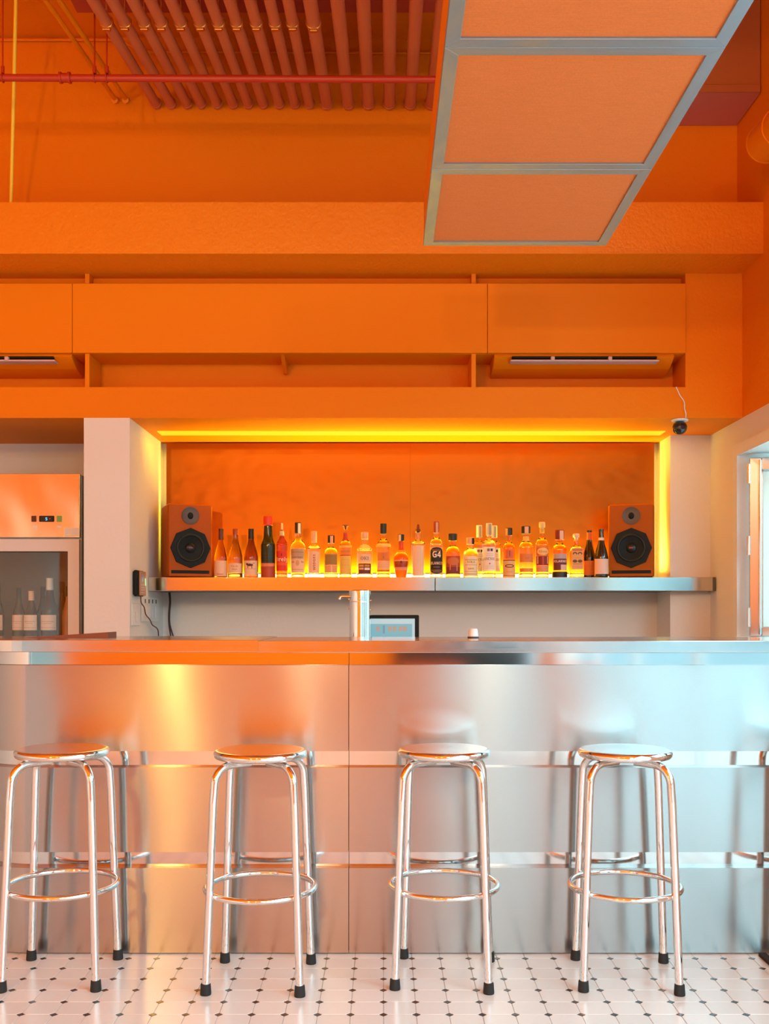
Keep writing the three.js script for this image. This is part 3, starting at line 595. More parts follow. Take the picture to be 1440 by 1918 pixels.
    const top = pr[pr.length - 1][1] * h, nr = rAt(top - 0.004);
    if (o.cap) {
      const [c, capH, k = 1.15, shapeOf = 'screw'] = o.cap, R = nr * k, H = capH / 1000, y = h - H;
      const prof = shapeOf === 'stopper' ? [[0, y - 0.004], [nr * 0.8, y - 0.004], [nr * 0.8, y + H * 0.45], [R, y + H * 0.5], [R * 1.02, y + H * 0.9], [R * 0.9, h], [0, h]]
        : shapeOf === 'pourer' ? [[0, y - 0.004], [R, y - 0.004], [R, y + H * 0.3], [R * 0.55, y + H * 0.42], [R * 0.4, y + H * 0.95], [R * 0.3, h], [0, h]]
        : [[0, y], [R * 0.97, y], [R, y + 0.002], [R, h - 0.003], [R * 0.93, h], [0, h]];
      part(t, 'cap', lathe(prof, 28), plain(c, 0.4));
      if (o.strip) { const g = new THREE.CylinderGeometry(R + 0.0008, R + 0.0008, H * 0.92, 12, 1, true, -0.45 + (o.stripTurn ?? 0.35), 0.9); g.translate(0, y + H * 0.46, 0); part(t, 'tax_strip', g, plain(o.strip, 0.6)); }
    }
    return t;
  }
  const D = 5.985;
  bottle(-0.962, D, 0.2995, 0.0395, 'burgundy', 'amber', 'amber wine bottle with plain peach label, nearest the left loudspeaker', { labels: [{ at: [9, 101], bg: pal.peach, words: [['blanc', 0.5, 0.86, 0.16, '#b06a4a', 0, 'serif']] }], bands: [[225, 291, '#5b2418', 1.02]] });
  bottle(-0.876, D, 0.2995, 0.0427, 'burgundy', 'olive', 'amber wine bottle with a low peach label, between two other wine bottles at left', { labels: [{ at: [28, 85], bg: pal.peach, words: [['Vin de', 0.5, 0.3, 0.14, '#b57a52', 0, 'serif'], ['Pays', 0.5, 0.6, 0.14, '#b57a52', 0, 'serif']] }], bands: [[255, 291, '#a8431f', 1.02]] });
  bottle(-0.784, D, 0.2995, 0.0427, 'burgundy', 'brown', 'dark wine bottle with a brown animal drawing on its peach label', { labels: [{ at: [16, 101], bg: pal.peach, ovals: [[0.48, 0.3, 0.2, 0.09, pal.ink], [0.3, 0.24, 0.08, 0.07, pal.ink]], blocks: [[0.34, 0.32, 0.04, 0.2, pal.ink], [0.58, 0.32, 0.04, 0.22, pal.ink], [0.64, 0.16, 0.14, 0.03, pal.ink]], rules: [[0.56, 0.7, '#a8674a']] }], bands: [[232, 291, '#1c1210', 1.02]] });
  bottle(-0.683, D, 0.366, 0.0427, 'cream', 'green', 'tallest bottle, dark green with red wax cap and salmon label', { labels: [{ at: [66, 205], bg: '#dd7a55', arc: 150, blocks: [[0.04, 0.06, 0.92, 0.1, '#b84e30']], words: [['VERMUT', 0.5, 0.13, 0.15, '#f0b090'], ['BIANCO', 0.5, 0.34, 0.15, '#c05c3c', 0, 'serif'], ['rosso', 0.5, 0.52, 0.14, '#c05c3c', 0, 'serif']], rules: [[0.64, 0.8, '#c05c3c'], [0.74, 0.8, '#c05c3c'], [0.84, 0.6, '#c05c3c']] }], bands: [[4, 64, '#b03c18']], cap: ['#d8300c', 56, 1.15] });
  bottle(-0.601, D, 0.325, 0.033, 'straight', 'red', 'narrow red bottle with white script on its red label and clear pourer', { labels: [{ at: [41, 158], bg: '#e0301a', arc: 150, words: [['Orely', 0.5, 0.42, 0.36, '#ffd9c4', 0, 'serif']], blocks: [[0.1, 0.56, 0.8, 0.16, '#e85a2c'], [0.46, 0.12, 0.08, 0.14, '#8c1a10']] }], bands: [[206, 243, '#a81812', 1.05]], cap: ['#e8c9a0', 70, 1.1, 'pourer'] });
  bottle(-0.506, D, 0.328, 0.046, 'taper', 'clear', 'clear pale yellow bottle with tapering peach label and dark striped cap', { labels: [{ at: [30, 172], bg: pal.peach, arc: 120, rules: [[0.14, 0.84, '#b8896a'], [0.86, 0.84, '#b8896a']], words: [['GRIN HALL', 0.5, 0.37, 0.13, '#8a5238', 0, 'serif'], ['GIN', 0.16, 0.56, 0.13, '#8a5238'], ['70cl', 0.84, 0.56, 0.12, '#8a5238']], ovals: [[0.5, 0.6, 0.12, 0.12, '#d8a070']] }], cap: ['#2c1a18', 64, 1.15], strip: '#e9d8cf', stripTurn: 0.5 });
  bottle(-0.411, D, 0.277, 0.0375, 'tall', 'clear', 'clear bottle with WIDGES printed upright on its label', { labels: [{ at: [28, 155], bg: pal.peach, arc: 110, words: [['WIDGES', 0.55, 0.5, 0.26, '#b8431c', -Math.PI / 2]], blocks: [[0.0, 0, 0.12, 1, '#f6e2d0']] }], cap: ['#e6ab8a', 66, 1.2] });
  bottle(-0.31, D, 0.252, 0.0411, 'squat', 'amber', 'short bottle with an olive patch above pink on its label', { labels: [{ at: [76, 139], bg: '#a07838', arc: 120 }, { at: [30, 75], bg: '#e2a070', arc: 120, blocks: [[0.5, 0, 0.1, 1, '#f3c29c']] }], cap: ['#241a1a', 48, 1.5], strip: '#e6a888', stripTurn: 0.2 });
  bottle(-0.2246, D, 0.315, 0.0364, 'straight', 'amber', 'amber bottle with dark red neck, orange band and pale yellow lower label', { labels: [{ at: [130, 176], bg: '#e2802e', arc: 140, words: [['reposado', 0.5, 0.42, 0.15, '#c05c1c', 0, 'serif']], blocks: [[0, 0.9, 1, 0.1, '#b8380f']] }, { at: [24, 129], bg: '#e9b95a', arc: 120, rules: [[0.2, 0.7, '#d6a040'], [0.5, 0.7, '#d6a040']] }], bands: [[180, 192, '#f0b050'], [220, 266, '#b8321a', 1.05]], cap: ['#8a3a28', 24, 1.35, 'stopper'] });
  bottle(-0.1107, D, 0.271, 0.0474, 'straight', 'clear', 'wide clear bottle with a dark square under its peach label and pink cap', { labels: [{ at: [89, 138], bg: pal.peach, arc: 100, words: [['OKI', 0.5, 0.48, 0.32, '#8a5a44', 0, 'serif']] }, { at: [25, 84], bg: '#6a2c28', arc: 100, blocks: [[0.08, 0.12, 0.36, 0.22, '#d8a060'], [0.5, 0.12, 0.38, 0.22, '#c88a50'], [0.08, 0.42, 0.36, 0.2, '#e0b890'], [0.5, 0.42, 0.4, 0.24, '#f0e0d8']] }], bands: [[172, 196, '#f0c078', 1.05]], cap: ['#e8a48c', 42, 1.25] });
  bottle(0.0, D, 0.322, 0.0395, 'straight', 'amber', 'amber bottle with tall black cap and an orange label over a peach one', { labels: [{ at: [100, 152], bg: '#dd7d38', arc: 130, words: [['1', 0.5, 0.6, 0.2, '#a8481c', 0, 'serif']] }, { at: [50, 99], bg: '#eeb48e', arc: 130, rules: [[0.4, 0.6, '#cf9468'], [0.65, 0.6, '#cf9468']] }, { at: [36, 49], bg: '#d8742c', arc: 130 }], bands: [[184, 202, '#f2c868', 1.05]], cap: ['#161418', 62, 1.35] });
  bottle(0.1044, D, 0.258, 0.0443, 'flask', 'red', 'round reddish flask bottle with pale crest label', { labels: [{ at: [44, 106], bg: '#e8956a', arc: 130, words: [['J', 0.5, 0.26, 0.14, '#6a2c1a', 0, 'serif']], blocks: [[0.1, 0.06, 0.8, 0.36, '#eec08a'], [0.46, 0.12, 0.08, 0.2, '#5a2416']], rules: [[0.6, 0.7, '#c46a48'], [0.74, 0.6, '#c46a48']] }], bands: [[150, 164, '#e88a30', 1.05]], cap: ['#181414', 40, 1.35], strip: '#eec4a8', stripTurn: -0.5 });
  bottle(0.2056, D, 0.318, 0.0395, 'tall', 'clear', 'tall clear bottle with a long plain whitish label', { labels: [{ at: [12, 190], bg: '#eec6ac', arc: 105, blocks: [[0.78, 0, 0.06, 1, '#f7ddcc']] }], cap: ['#6a2a1c', 46, 1.1, 'pourer'] });
  bottle(0.3131, D, 0.334, 0.038, 'straight', 'clear', 'bottle with big white G4 on a black rounded label', { labels: [{ at: [24, 180], bg: '#e9b060', arc: 150, ovals: [[0.5, 0.2, 0.46, 0.2, '#1e1c20'], [0.5, 0.8, 0.46, 0.2, '#1e1c20']], blocks: [[0.04, 0.2, 0.92, 0.6, '#1e1c20']], words: [['G4', 0.5, 0.27, 0.44, '#f6ded0'], ['BLANCO', 0.5, 0.6, 0.2, '#eec8b0'], ['TEQUILA', 0.5, 0.12, 0.14, '#c86a30']], rules: [[0.74, 0.4, '#b8704a'], [0.86, 0.7, '#c88a68'], [0.92, 0.5, '#c88a68']] }], cap: ['#8a2a24', 68, 1.3], strip: '#d89a88', stripTurn: 0.2 });
  bottle(0.4112, D, 0.262, 0.0443, 'squat', 'whisky', 'squat whisky bottle with a red-brown scenic label and black cap', { labels: [{ at: [24, 128], bg: '#b0462c', arc: 140, ovals: [[0.5, 0.3, 0.36, 0.22, '#cf7040']], blocks: [[0.0, 0.62, 1, 0.38, '#7c2a2c'], [0.3, 0.2, 0.05, 0.6, '#e09060'], [0.68, 0.25, 0.06, 0.6, '#d88a6a']] }], cap: ['#1c181c', 42, 1.75] });
  bottle(0.5156, D, 0.239, 0.0443, 'squat', 'clear', 'short bottle with a busy cream label and half pink half black cap', { labels: [{ at: [9, 126], bg: pal.cream, arc: 130, words: [['NIKA', 0.5, 0.28, 0.18, '#a8783c', 0, 'serif'], ['DAYS', 0.5, 0.62, 0.14, '#8a5a34']], rules: [[0.16, 0.8, '#6a5038'], [0.42, 0.8, '#a88858'], [0.75, 0.8, '#a88858'], [0.88, 0.8, '#6a5038']] }], cap: ['#e2a288', 40, 1.6], strip: '#241c20', stripTurn: 0.75 });
  const anc = { labels: [{ at: [40, 180], bg: pal.white, arc: 105, blocks: [[0.3, 0.07, 0.2, 0.11, '#8a6a60'], [0.56, 0.07, 0.18, 0.11, '#3c2c2c']], words: [['ANCNOC', 0.5, 0.5, 0.21, '#8a4c38', 0, 'serif']], ovals: [[0.5, 0.7, 0.05, 0.035, '#b8402c']], rules: [[0.28, 0.6, '#d8b8a8'], [0.35, 0.6, '#d8b8a8'], [0.8, 0.7, '#d8b8a8'], [0.88, 0.7, '#d8b8a8']] }], cap: ['#d8cfc4', 72, 1.2], strip: '#a8988c', stripTurn: 0.3 };
  bottle(0.6231, 5.96, 0.322, 0.0411, 'tall', 'clear', 'clear bottle with white label and silver cap, standing before its two twins', anc);
  bottle(0.5745, 6.058, 0.318, 0.0405, 'tall', 'amber', 'silver capped bottle half hidden at the left behind its white labelled twin', anc);
  bottle(0.6645, 6.058, 0.316, 0.0405, 'tall', 'amber', 'silver capped bottle half hidden at the right behind its white labelled twin', anc);
  bottle(0.7433, D, 0.296, 0.0364, 'straight', 'whisky', 'narrow whisky bottle with cream label, dark oval mark and black cap', { labels: [{ at: [5, 106], bg: '#e6b07c', arc: 150, ovals: [[0.5, 0.36, 0.3, 0.1, '#6a3420'], [0.5, 0.36, 0.22, 0.05, '#e6b07c']], blocks: [[0, 0, 1, 0.05, '#2c1812']], rules: [[0.7, 0.4, '#a86a40'], [0.93, 0.9, '#3c2218']] }, { at: [112, 164], bg: '#d8683c', arc: 80, blocks: [[0.46, 0.05, 0.08, 0.7, '#5a1c14']] }], cap: ['#1e1a1e', 44, 1.6], strip: '#e2a06c', stripTurn: -0.9 });
  bottle(0.8445, D, 0.306, 0.0427, 'straight', 'amber', 'amber bottle with plain orange label, striped dark cap, left of the oval labelled one', { labels: [{ at: [92, 142], bg: '#dd7f42', arc: 130, words: [['Sol', 0.5, 0.5, 0.16, '#c4642c', 0, 'serif']] }, { at: [34, 56], bg: '#e08a48', arc: 130 }], bands: [[218, 246, '#e8b860', 1.05]], cap: ['#241c20', 44, 1.8], strip: '#e6b098', stripTurn: 0 });
  bottle(0.9394, D, 0.331, 0.0395, 'straight', 'amber', 'bottle with a pale oval over a red block on its label and cork top', { labels: [{ at: [130, 180], bg: '#c8672c', arc: 130, ovals: [[0.5, 0.5, 0.42, 0.44, '#eeba7c']], words: [['Rhum', 0.5, 0.5, 0.2, '#b8804a', 0, 'serif']] }, { at: [74, 128], bg: '#8c2018', arc: 130, blocks: [[0.1, 0.05, 0.08, 0.8, '#eec0a8'], [0.45, 0.05, 0.1, 0.9, '#c0481c'], [0.8, 0.05, 0.07, 0.8, '#eec0a8']] }, { at: [34, 73], bg: '#dd9070', arc: 130, rules: [[0.4, 0.6, '#c07850']] }], cap: ['#e9c48c', 62, 1.3, 'stopper'] });
  bottle(1.0438, D, 0.284, 0.0415, 'straight', 'whisky', 'bottle with a grey and plum label on a black foot and maroon cap', { labels: [{ at: [44, 142], bg: '#6a2a34', arc: 140, blocks: [[0, 0, 1, 0.3, '#b8a0a4'], [0.5, 0.66, 0.5, 0.34, '#e0b8a8']], words: [['KILARNEY', 0.5, 0.46, 0.19, '#ecd0c4']] }], bands: [[0.5, 36, '#221c20', 1.06]], cap: ['#7c1e1c', 58, 1.9], strip: '#e6b8a4', stripTurn: 0.3 });
  bottle(1.1418, D, 0.262, 0.0415, 'squat', 'whisky', 'square whisky bottle with an ornate orange label', { square: true, labels: [{ at: [50, 175], bg: '#e3a05c', blocks: [[0.06, 0.04, 0.88, 0.1, '#d0683c'], [0.06, 0.84, 0.88, 0.13, '#dd9878']], ovals: [[0.28, 0.26, 0.2, 0.07, '#6a3818'], [0.72, 0.26, 0.2, 0.07, '#6a3818'], [0.28, 0.62, 0.2, 0.07, '#6a3818'], [0.72, 0.62, 0.2, 0.07, '#6a3818'], [0.28, 0.29, 0.12, 0.04, '#e3a05c'], [0.72, 0.29, 0.12, 0.04, '#e3a05c']], rules: [[0.74, 0.8, '#8a4820'], [0.46, 0.5, '#c88848']] }], cap: ['#eec4ac', 40, 1.4, 'stopper'] });
  bottle(1.2235, 6.0, 0.293, 0.0405, 'burgundy', 'dark', 'black wine bottle with orange neck band and orange label', { labels: [{ at: [16, 101], bg: '#dd7a30', arc: 150, rules: [[0.35, 0.8, '#c86a28']] }], bands: [[226, 270, '#cf5c24', 1.02]] });
  bottle(1.2723, 5.902, 0.292, 0.0405, 'burgundy', 'dark', 'black wine bottle with pale pink label, nearest the right loudspeaker', { labels: [{ at: [19, 107], bg: '#ecc0ae', arc: 160 }], bands: [[216, 232, '#e9cdbc', 1.02]] });
}

// ================================================================ FRIDGE
{
  const t = thing('display_fridge', 'stainless steel glass door drinks fridge left of the white pillar', 'fridge', [-2.06, 0, 5.7]);
  const W = 0.349, DP = 0.52;
  part(t, 'cabinet', join(box(-W, W, 0, 0.12, 0.03, DP), box(-W, -W + 0.03, 0.12, 1.62, 0.03, DP), box(W - 0.03, W, 0.12, 1.62, 0.03, DP), box(-W, W, 0.12, 1.62, DP - 0.03, DP), box(-W, W, 1.62, 1.99, 0.03, DP)), M.aluminium);
  const hg = new THREE.PlaneGeometry(2 * W - 0.012, 0.356, 60, 20), p = hg.attributes.position, n = hg.attributes.normal;
  for (let i = 0; i < p.count; i++) { const x = p.getX(i), y = p.getY(i), f = (a, b) => 0.0012 * Math.sin(19 * a + 2.2 * Math.sin(7 * b) + 0.8) + 0.0006 * Math.sin(37 * a + 5 * b); p.setZ(i, f(x, y)); const e = 0.002; const v = V(-(f(x + e, y) - f(x - e, y)) / (2 * e), -(f(x, y + e) - f(x, y - e)) / (2 * e), 1).normalize(); n.setXYZ(i, v.x, v.y, v.z); }
  hg.translate(0, 1.814, 0.004);
  part(t, 'header_panel', join(hg, rbox(-W + 0.002, W - 0.002, 1.634, 1.994, 0.0, 0.03, 0.002)), M.fridgeSteel);
  const door = part(t, 'door', join(box(-W + 0.003, -W + 0.066, 0.1, 1.624, -0.012, 0.028), box(W - 0.066, W - 0.003, 0.1, 1.624, -0.012, 0.028), box(-W + 0.066, W - 0.066, 1.556, 1.624, -0.012, 0.028), box(-W + 0.066, W - 0.066, 0.1, 0.17, -0.012, 0.028)), M.fridgeFrame);
  part(door, 'door_glass', box(-W + 0.066, W - 0.066, 0.17, 1.556, 0.004, 0.008), M.glass);
  part(door, 'gasket', join(box(-W + 0.06, W - 0.06, 1.552, 1.558, -0.006, 0.02), box(W - 0.07, W - 0.064, 0.17, 1.556, -0.006, 0.02)), M.rubber);
  const inner = std([0.1, 0.085, 0.08], 0.5); part(t, 'liner', join(box(-W + 0.03, W - 0.03, 0.12, 1.62, DP - 0.034, DP - 0.03), box(-W + 0.03, -W + 0.034, 0.12, 1.62, 0.03, DP - 0.03), box(W - 0.034, W - 0.03, 0.12, 1.62, 0.03, DP - 0.03)), inner);
  for (const y of [1.06, 0.6]) { const g = []; for (let i = 0; i <= 22; i++) { const x = -W + 0.04 + i * (2 * W - 0.08) / 22; g.push(rod(V(x, y, -0.05), V(x, y, -DP + 0.04), 0.0025, 6)); } g.push(rod(V(-W + 0.035, y, -0.05), V(W - 0.035, y, -0.05), 0.005, 8)); part(t, 'wire_shelf', join(g), M.chrome); }
  const sw = (x0, x1, mat, label) => part(t, 'switch', rbox(x0, x1, 1.722, 1.757, -0.008, 0.003, 0.003), mat, label);
  sw(0.075, 0.105, std([0.1, 0.01, 0.005], 0.4), 'dark red rocker switch'); sw(0.218, 0.248, std([0.05, 0.06, 0.02], 0.4, { emissive: lin(0.3, 0.45, 0.08), emissiveIntensity: 0.25 }), 'green lit rocker switch');
  const disp = part(t, 'temperature_display', rbox(0.118, 0.205, 1.722, 1.757, -0.008, 0.003, 0.004), M.black);
  const dt = canvasTex(128, 48, (g) => { g.fillStyle = '#000'; g.fillRect(0, 0, 128, 48); g.fillStyle = '#4fc8ff'; g.font = 'bold 42px sans-serif'; g.textAlign = 'center'; g.textBaseline = 'middle'; g.fillText('5', 64, 26); g.fillStyle = '#c03018'; g.beginPath(); g.arc(100, 24, 5, 0, 7); g.fill(); });
  part(disp, 'screen', new THREE.PlaneGeometry(0.07, 0.026).translate(0.1615, 1.7395, 0.0085), std([0, 0, 0], 0.4, { emissive: lin(1, 1, 1), emissiveMap: dt, emissiveIntensity: 1.2 }));
  for (const [x0, x1, y0, y1] of [[0.082, 0.108, 1.688, 1.701], [0.22, 0.246, 1.688, 1.701], [0.26, 0.345, 1.643, 1.688]]) part(t, 'sticker', rbox(x0, x1, y0, y1, -0.0052, -0.0042, 0.0004), M.whiteTrim);
  part(t, 'foot', join(...[-0.3, 0.3].map((x) => rod(V(x, -0.0, -0.1), V(x, 0.02, -0.1), 0.02, 12))), M.rubber);
  const glass = { dark: phys([0.02, 0.024, 0.02], 0.1), green: phys([0.03, 0.05, 0.025], 0.1), tan: phys([0.5, 0.2, 0.08], 0.2) };
  const prof = [[0, 0], [0.86, 0], [1, 0.02], [1, 0.42], [0.9, 0.5], [0.6, 0.62], [0.4, 0.74], [0.35, 0.84], [0.35, 0.97], [0.38, 0.975], [0.38, 1], [0, 1]];
  [[-2.235, 5.86, 0.034, 0.31, 'dark', 'peach'], [-2.118, 5.87, 0.036, 0.29, 'green', 'peach'], [-2.035, 5.84, 0.042, 0.27, 'dark', 'white'], [-1.935, 5.86, 0.05, 0.345, 'dark', 'white'], [-1.842, 5.9, 0.034, 0.3, 'tan', null], [-2.03, 6.02, 0.037, 0.3, 'dark', null], [-1.92, 6.04, 0.037, 0.33, 'dark', null]].forEach(([x, d, r, h, g, lb], i) => {
    const words = ['dark bottle cut by the picture edge, in the glass door fridge', 'greenish bottle with peach label, second in the fridge front row', 'short dark bottle with white label, in the middle of the fridge front row', 'big dark bottle with the widest white label in the fridge', 'tan bottle at the right end of the fridge front row', 'dark bottle at the back of the fridge, behind the short one', 'dark bottle at the back of the fridge, behind the big one'][i];
    const b = thing('fridge_bottle', words, 'bottle', [x, 1.0655, d], 0, 'bottles in the fridge');
    part(b, 'bottle_body', lathe(prof.map(([a, y]) => [a * r, y * h]), 28), glass[g]);
    if (lb) part(b, 'label', new THREE.CylinderGeometry(r + 0.0008, r + 0.0008, 0.088, 20, 1, true, -1.1, 2.2).translate(0, 0.088, 0), std('#ffffff', 0.6, { map: canvasTex(128, 96, (c) => { c.fillStyle = lb === 'peach' ? '#efc9b4' : '#f1dcd2'; c.fillRect(0, 0, 128, 96); c.fillStyle = '#b98a74'; c.fillRect(20, 40, 88, 3); c.fillRect(34, 52, 60, 2); c.fillStyle = '#d2a892'; c.fillRect(8, 78, 112, 4); }) }));
    part(b, 'capsule', lathe([[0.36 * r, 0.8 * h], [0.39 * r, 0.8 * h], [0.39 * r, 0.99 * h], [0.41 * r, 0.992 * h], [0.41 * r, 1.002 * h], [0, 1.003 * h]], 20), i === 3 ? M.whiteTrim : i === 2 ? std('#e8c4b0', 0.5) : M.black);
  });
}

// ================================================================ SMALL THINGS ON THE WALLS
{
  const X = -1.361;                                                            // inner face of the left pillar
  const p = thing('card_terminal', 'small dark device with a green light on the side of the white pillar', 'terminal', [X, 1.30, 5.56]);
  part(p, 'case', rbox(0.001, 0.03, 0, 0.142, -0.085, 0.085, 0.01, 3), M.black);
  part(p, 'front_plate', rbox(0.03, 0.036, 0.004, 0.138, -0.06, 0.082, 0.004), std([0.55, 0.25, 0.12], 0.4));
  part(p, 'screen', rbox(0.036, 0.0375, 0.08, 0.125, -0.03, 0.02, 0.0006), std([0.3, 0.35, 0.4], 0.2));
  part(p, 'keypad', join(...[0, 1, 2, 3].map((i) => rbox(0.036, 0.038, 0.016 + i * 0.014, 0.024 + i * 0.014, -0.045, 0.04, 0.0008))), M.acPlastic);
  part(p, 'status_light', rbox(0.036, 0.038, 0.06, 0.1, 0.055, 0.072, 0.0008), std([0.1, 0.3, 0.1], 0.4, { emissive: lin(0.35, 0.9, 0.35), emissiveIntensity: 0.7 }));
  const plate = (d0, d1, y0, y1, label, n) => {
    const t = thing('wall_switch', label, 'switch', [X, y0, (d0 + d1) / 2]), w = (d1 - d0) / 2;
    part(t, 'cover_plate', rbox(0.0005, 0.009, 0, y1 - y0, -w, w, 0.003), M.whiteTrim);
    for (let i = 0; i < n; i++) { const z = -w + 0.03 + (2 * w - 0.06) * (i + 0.5) / n; part(t, 'rocker', rbox(0.009, 0.014, 0.02, (y1 - y0) * 0.62, z - 0.022, z + 0.022, 0.002), M.whiteTrim); if (n > 1) part(t, 'indicator', rbox(0.009, 0.0105, (y1 - y0) * 0.74, (y1 - y0) * 0.9, z - 0.012, z + 0.012, 0.0005), M.darkSteel); }
  };
  plate(5.44, 5.62, 1.138, 1.262, 'blank white cover plate below the dark device on the pillar', 1);
  plate(5.66, 6.08, 1.158, 1.302, 'white plate with four switches on the side of the pillar', 4);
  const c = thing('charger_cable', 'thin brown cable hanging from the dark device on the pillar', 'cable', [X, 1.30, 5.56]);
  part(c, 'cable', tube([V(0.025, 0.003, 0.0), V(0.028, -0.035, -0.0), V(0.03, -0.06, -0.06), V(0.03, -0.1, -0.1), V(0.03, -0.13, -0.2), V(0.03, -0.16, -0.26), V(0.03, -0.19, -0.4), V(0.03, -0.26, -0.42)], 0.0035, 60, 8), std([0.12, 0.03, 0.02], 0.5));
  const w = thing('speaker_cable', 'pair of dark cables hanging from the steel shelf beside the pillar', 'cable', [-1.315, 1.3365, 6.2]);
  part(w, 'cable', tube([V(0, 0, 0), V(0.004, -0.06, 0), V(-0.001, -0.13, 0.002), V(0.0, -0.2, 0), V(0.014, -0.3, 0), V(0.02, -0.4, 0)], 0.005, 40, 8), std([0.06, 0.02, 0.015], 0.5));
  part(w, 'cable', tube([V(0.006, 0, 0.006), V(0.009, -0.06, 0.006), V(0.004, -0.13, 0.006), V(0.006, -0.2, 0.004), V(0.03, -0.29, 0), V(0.05, -0.4, 0)], 0.0045, 40, 8), std([0.06, 0.02, 0.015], 0.5));
  // round security camera under the low beam
  const k = thing('security_camera', 'small black ball security camera with white mount under the low beam', 'camera', [1.60, SOFFIT, 5.455]);
  part(k, 'mount', lathe([[0, 0], [0.042, 0], [0.045, -0.004], [0.045, -0.01], [0.03, -0.013], [0, -0.013]], 32), M.whiteTrim);
  part(k, 'camera_ball', new THREE.SphereGeometry(0.039, 32, 20).translate(0, -0.046, 0), phys([0.012, 0.016, 0.016], 0.25, { clearcoat: 0.6 }));
  part(k, 'lens', disc(0.011, 0.006, 0.004, -0.05, 0.0375, 20), std([0.03, 0.02, 0.04], 0.1));
  const cc = thing('camera_cable', 'white cable running up the beam from the ball camera', 'cable', [1.60, SOFFIT, 5.415]);
  part(cc, 'cable', tube([V(0.022, -0.004, -0.01), V(0.02, 0.02, 0.002), V(0.013, 0.05, 0.003), V(0.01, 0.085, 0.003), V(-0.012, 0.12, 0.003), V(-0.032, 0.165, 0.001)], 0.0032, 40, 8), M.whiteTrim);
}

// ================================================================ OPEN WINDOW LEAF AND WHAT LIES OUTSIDE
{
  const t = thing('folding_window', 'polished steel framed window leaf folded open at the right edge', 'window leaf', [1.945, 1.085, 5.37], -0.3);
  const leaf = (x0, x1, d) => {
    part(t, 'stile', rbox(x0, x0 + 0.06, 0, 0.945, d - 0.018, d + 0.018, 0.004), M.windowSteel); part(t, 'stile', rbox(x1 - 0.06, x1, 0, 0.945, d - 0.018, d + 0.018, 0.004), M.windowSteel);
    part(t, 'rail', rbox(x0 + 0.06, x1 - 0.06, 0.88, 0.945, d - 0.018, d + 0.018, 0.004), M.windowSteel); part(t, 'rail', rbox(x0 + 0.06, x1 - 0.06, 0, 0.05, d - 0.018, d + 0.018, 0.004), M.windowSteel);
    part(t, 'pane', box(x0 + 0.06, x1 - 0.06, 0.05, 0.88, d - 0.003, d + 0.003), M.glass);
  };
  leaf(0.0, 0.62, 0); leaf(0.012, 0.632, 0.05);
  for (const y of [0.1, 0.48, 0.86]) part(t, 'hinge', rod(V(-0.004, y - 0.05, 0.022), V(-0.004, y + 0.05, 0.022), 0.009, 12), M.chrome);
  part(t, 'shoot_bolt', rod(V(0.052, 0.01, 0.03), V(0.052, 0.93, 0.03), 0.008, 12), M.chrome);
}
struct('ground', box(-14, 14, -0.2, -0.13, -16, 16), std([0.45, 0.47, 0.48], 0.8), 'pale pavement outside');
{
  const h = thing('neighbour_house', 'teal painted neighbouring wall seen through the window leaf', 'building', [6.2, -0.13, 9]);
  part(h, 'wall', box(0, 0.3, 0, 4.5, -6, 6), std([0.25, 0.55, 0.62], 0.7));
  part(h, 'cornice', box(-0.06, 0.3, 4.5, 4.65, -6, 6), M.whiteTrim);
  for (const z of [-4, -1, 2]) part(h, 'shutter', box(-0.03, 0, 1, 2.6, z, z + 1.2), M.whiteTrim);
}
for (const [x0, x1, d0, d1, h, rgb, label, side] of [[8.2, 8.6, -12, 2.4, 3.4, [0.42, 0.5, 0.52], 'pale grey building across the street on the right', 1], [0.3, 9, -13.6, -13, 4.6, [0.36, 0.42, 0.45], 'grey building across the street beyond the right street window', 0], [-12, 0.2, -13.9, -13.2, 3.6, [0.2, 0.19, 0.17], 'beige building across the street beyond the street trees', 0]]) {
  const h_ = thing('street_building', label, 'building', [(x0 + x1) / 2, -0.13, (d0 + d1) / 2]), ox = -(x0 + x1) / 2, od = -(d0 + d1) / 2;
  part(h_, 'wall', box(x0 + ox, x1 + ox, 0, h, d0 + od, d1 + od), std(rgb, 0.8));
  part(h_, 'parapet', box(x0 + ox - 0.1, x1 + ox + 0.1, h, h + 0.15, d0 + od - 0.1, d1 + od + 0.1), M.whiteTrim);
  const L = side ? d1 - d0 : x1 - x0, n = Math.floor(L / 2.4);
  for (let i = 0; i < n; i++) { const c = -L / 2 + (i + 0.5) * L / n; part(h_, 'window', side ? box(x0 + ox - 0.04, x0 + ox, 0.9, 2.5, c - 0.5, c + 0.5) : box(c - 0.5, c + 0.5, 0.9, 2.5, d1 + od, d1 + od + 0.04), M.darkSteel); }
}
function tree(x, d, h, r, label, s) {                                          // street trees whose green shows in the fridge door
  let q = s; const rr = () => { q = (q * 1664525 + 1013904223) >>> 0; return q / 4294967296; };
  const t = thing('street_tree', label, 'tree', [x, -0.13, d], 0, 'street trees outside');
  part(t, 'trunk', lathe([[0.16, 0], [0.11, 0.3], [0.09, h * 0.5], [0.05, h * 0.8], [0, h * 0.82]], 12), std([0.1, 0.07, 0.05], 0.9));
  const g = []; for (let i = 0; i < 900; i++) { const a = rr() * 6.283, b = Math.acos(2 * rr() - 1), k = r * Math.cbrt(0.25 + 0.75 * rr()), p = new THREE.PlaneGeometry(0.22, 0.13); p.rotateX(rr() * 3); p.rotateY(rr() * 6); p.translate(k * Math.sin(b) * Math.cos(a), h * 0.72 + 0.8 * k * Math.cos(b), k * Math.sin(b) * Math.sin(a)); g.push(p); }
  const crown = part(t, 'foliage', join(g), std([0.08, 0.2, 0.06], 0.7, { side: THREE.DoubleSide })); crown.userData.kind = 'stuff';
}
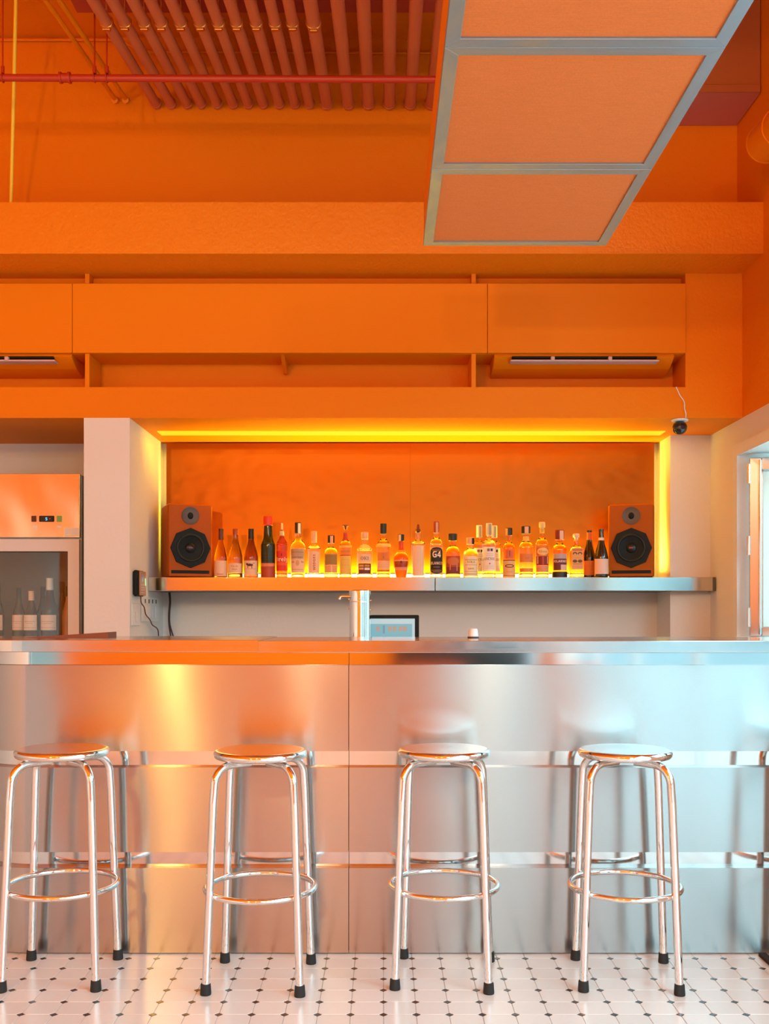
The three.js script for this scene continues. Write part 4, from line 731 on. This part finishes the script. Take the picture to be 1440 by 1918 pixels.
tree(-4.6, -8.2, 4.2, 1.7, 'leafy street tree outside the left street window', 3);
tree(-9.2, -9.8, 4.6, 1.9, 'leafy street tree farther left along the street', 9);

{ // low lounge chairs behind the viewer, mirrored as orange patches in the bar front
  const t = thing('lounge_chair', 'orange lounge chair behind the viewer', 'chair', [0, 0, 0], 0, 'orange lounge chairs behind the viewer');
  const cloth = std([0.82, 0.13, 0.025], 0.8);
  part(t, 'seat', rbox(-0.29, 0.29, 0.3, 0.4, -0.28, 0.28, 0.04), cloth);
  part(t, 'backrest', rbox(-0.29, 0.29, 0.4, 0.76, -0.32, -0.22, 0.04), cloth);
  for (const x of [-0.25, 0.25]) for (const d of [-0.24, 0.24]) part(t, 'leg', rod(V(x, 0, -d), V(x * 0.94, 0.3, -d * 0.94), 0.014, 12), M.darkSteel);
  [[-2.25, -1.1, 6, 'leftmost orange lounge chair behind the viewer, under the left globe lamp'], [0.44, -1.1, -4, 'orange lounge chair straight behind the viewer'], [1.58, -0.9, -8, 'orange lounge chair beside the shop front behind the viewer']].forEach(([x, d, deg, label], i) => {
    const o = i ? t.clone() : t;
    if (i) { o.name = numbered('lounge_chair'); scene.add(o); o.userData = { ...t.userData }; }
    o.position.set(x, 0, -d); o.rotation.y = deg * Math.PI / 180; o.userData.label = label;
  });
}
{ // dark bench under the right street window, put in unseen to darken the mirror strips
  const t = thing('added_bench', 'dark upholstered bench under the right street window behind the viewer, added to darken the mirror strips', 'added_bench', [0.85, 0, -3.6]);
  part(t, 'seat', rbox(-0.75, 0.75, 0.36, 0.46, -0.28, 0.28, 0.03), M.black); part(t, 'backrest', rbox(-0.75, 0.75, 0.46, 0.95, -0.34, -0.24, 0.03), M.black);
  for (const x of [-0.7, 0.7]) for (const d of [-0.22, 0.22]) part(t, 'leg', rod(V(x, 0, -d), V(x, 0.36, -d), 0.02, 12), M.chrome);
}

// ================================================================ LAMPS BEHIND THE VIEWER
function globe(x, y, d, power, rgb, label) {
  const t = thing('globe_lamp', label, 'lamp', [x, y, d], 0, 'warm globe lamps hanging behind the viewer');
  part(t, 'globe', new THREE.SphereGeometry(0.075, 28, 18), std([0.2, 0.15, 0.05], 0.5, { emissive: lin(...rgb), emissiveIntensity: 1.5 }));
  part(t, 'cord', rod(V(0, 0.13, 0), V(0, CEIL - y, 0), 0.004, 8), M.black);
  part(t, 'lamp_holder', rod(V(0, 0.07, 0), V(0, 0.14, 0), 0.02, 14), M.brass);
  const l = new THREE.PointLight(lin(...rgb), power, 0, 2); l.position.set(x, y, -d); l.castShadow = true; l.shadow.radius = 3.4; l.name = 'globe_glow'; scene.add(l);
}
globe(-1.97, 2.7, -1.8, 13, [1, 0.6, 0.16], 'warm globe lamp hanging at the left behind the viewer');
globe(-0.6, 3.0, -1.8, 4, [1, 0.72, 0.38], 'warm globe lamp hanging in the middle behind the viewer');
globe(0.97, 3.0, -1.8, 4, [1, 0.78, 0.5], 'warm globe lamp hanging at the right behind the viewer');

renderer.render(scene, camera);
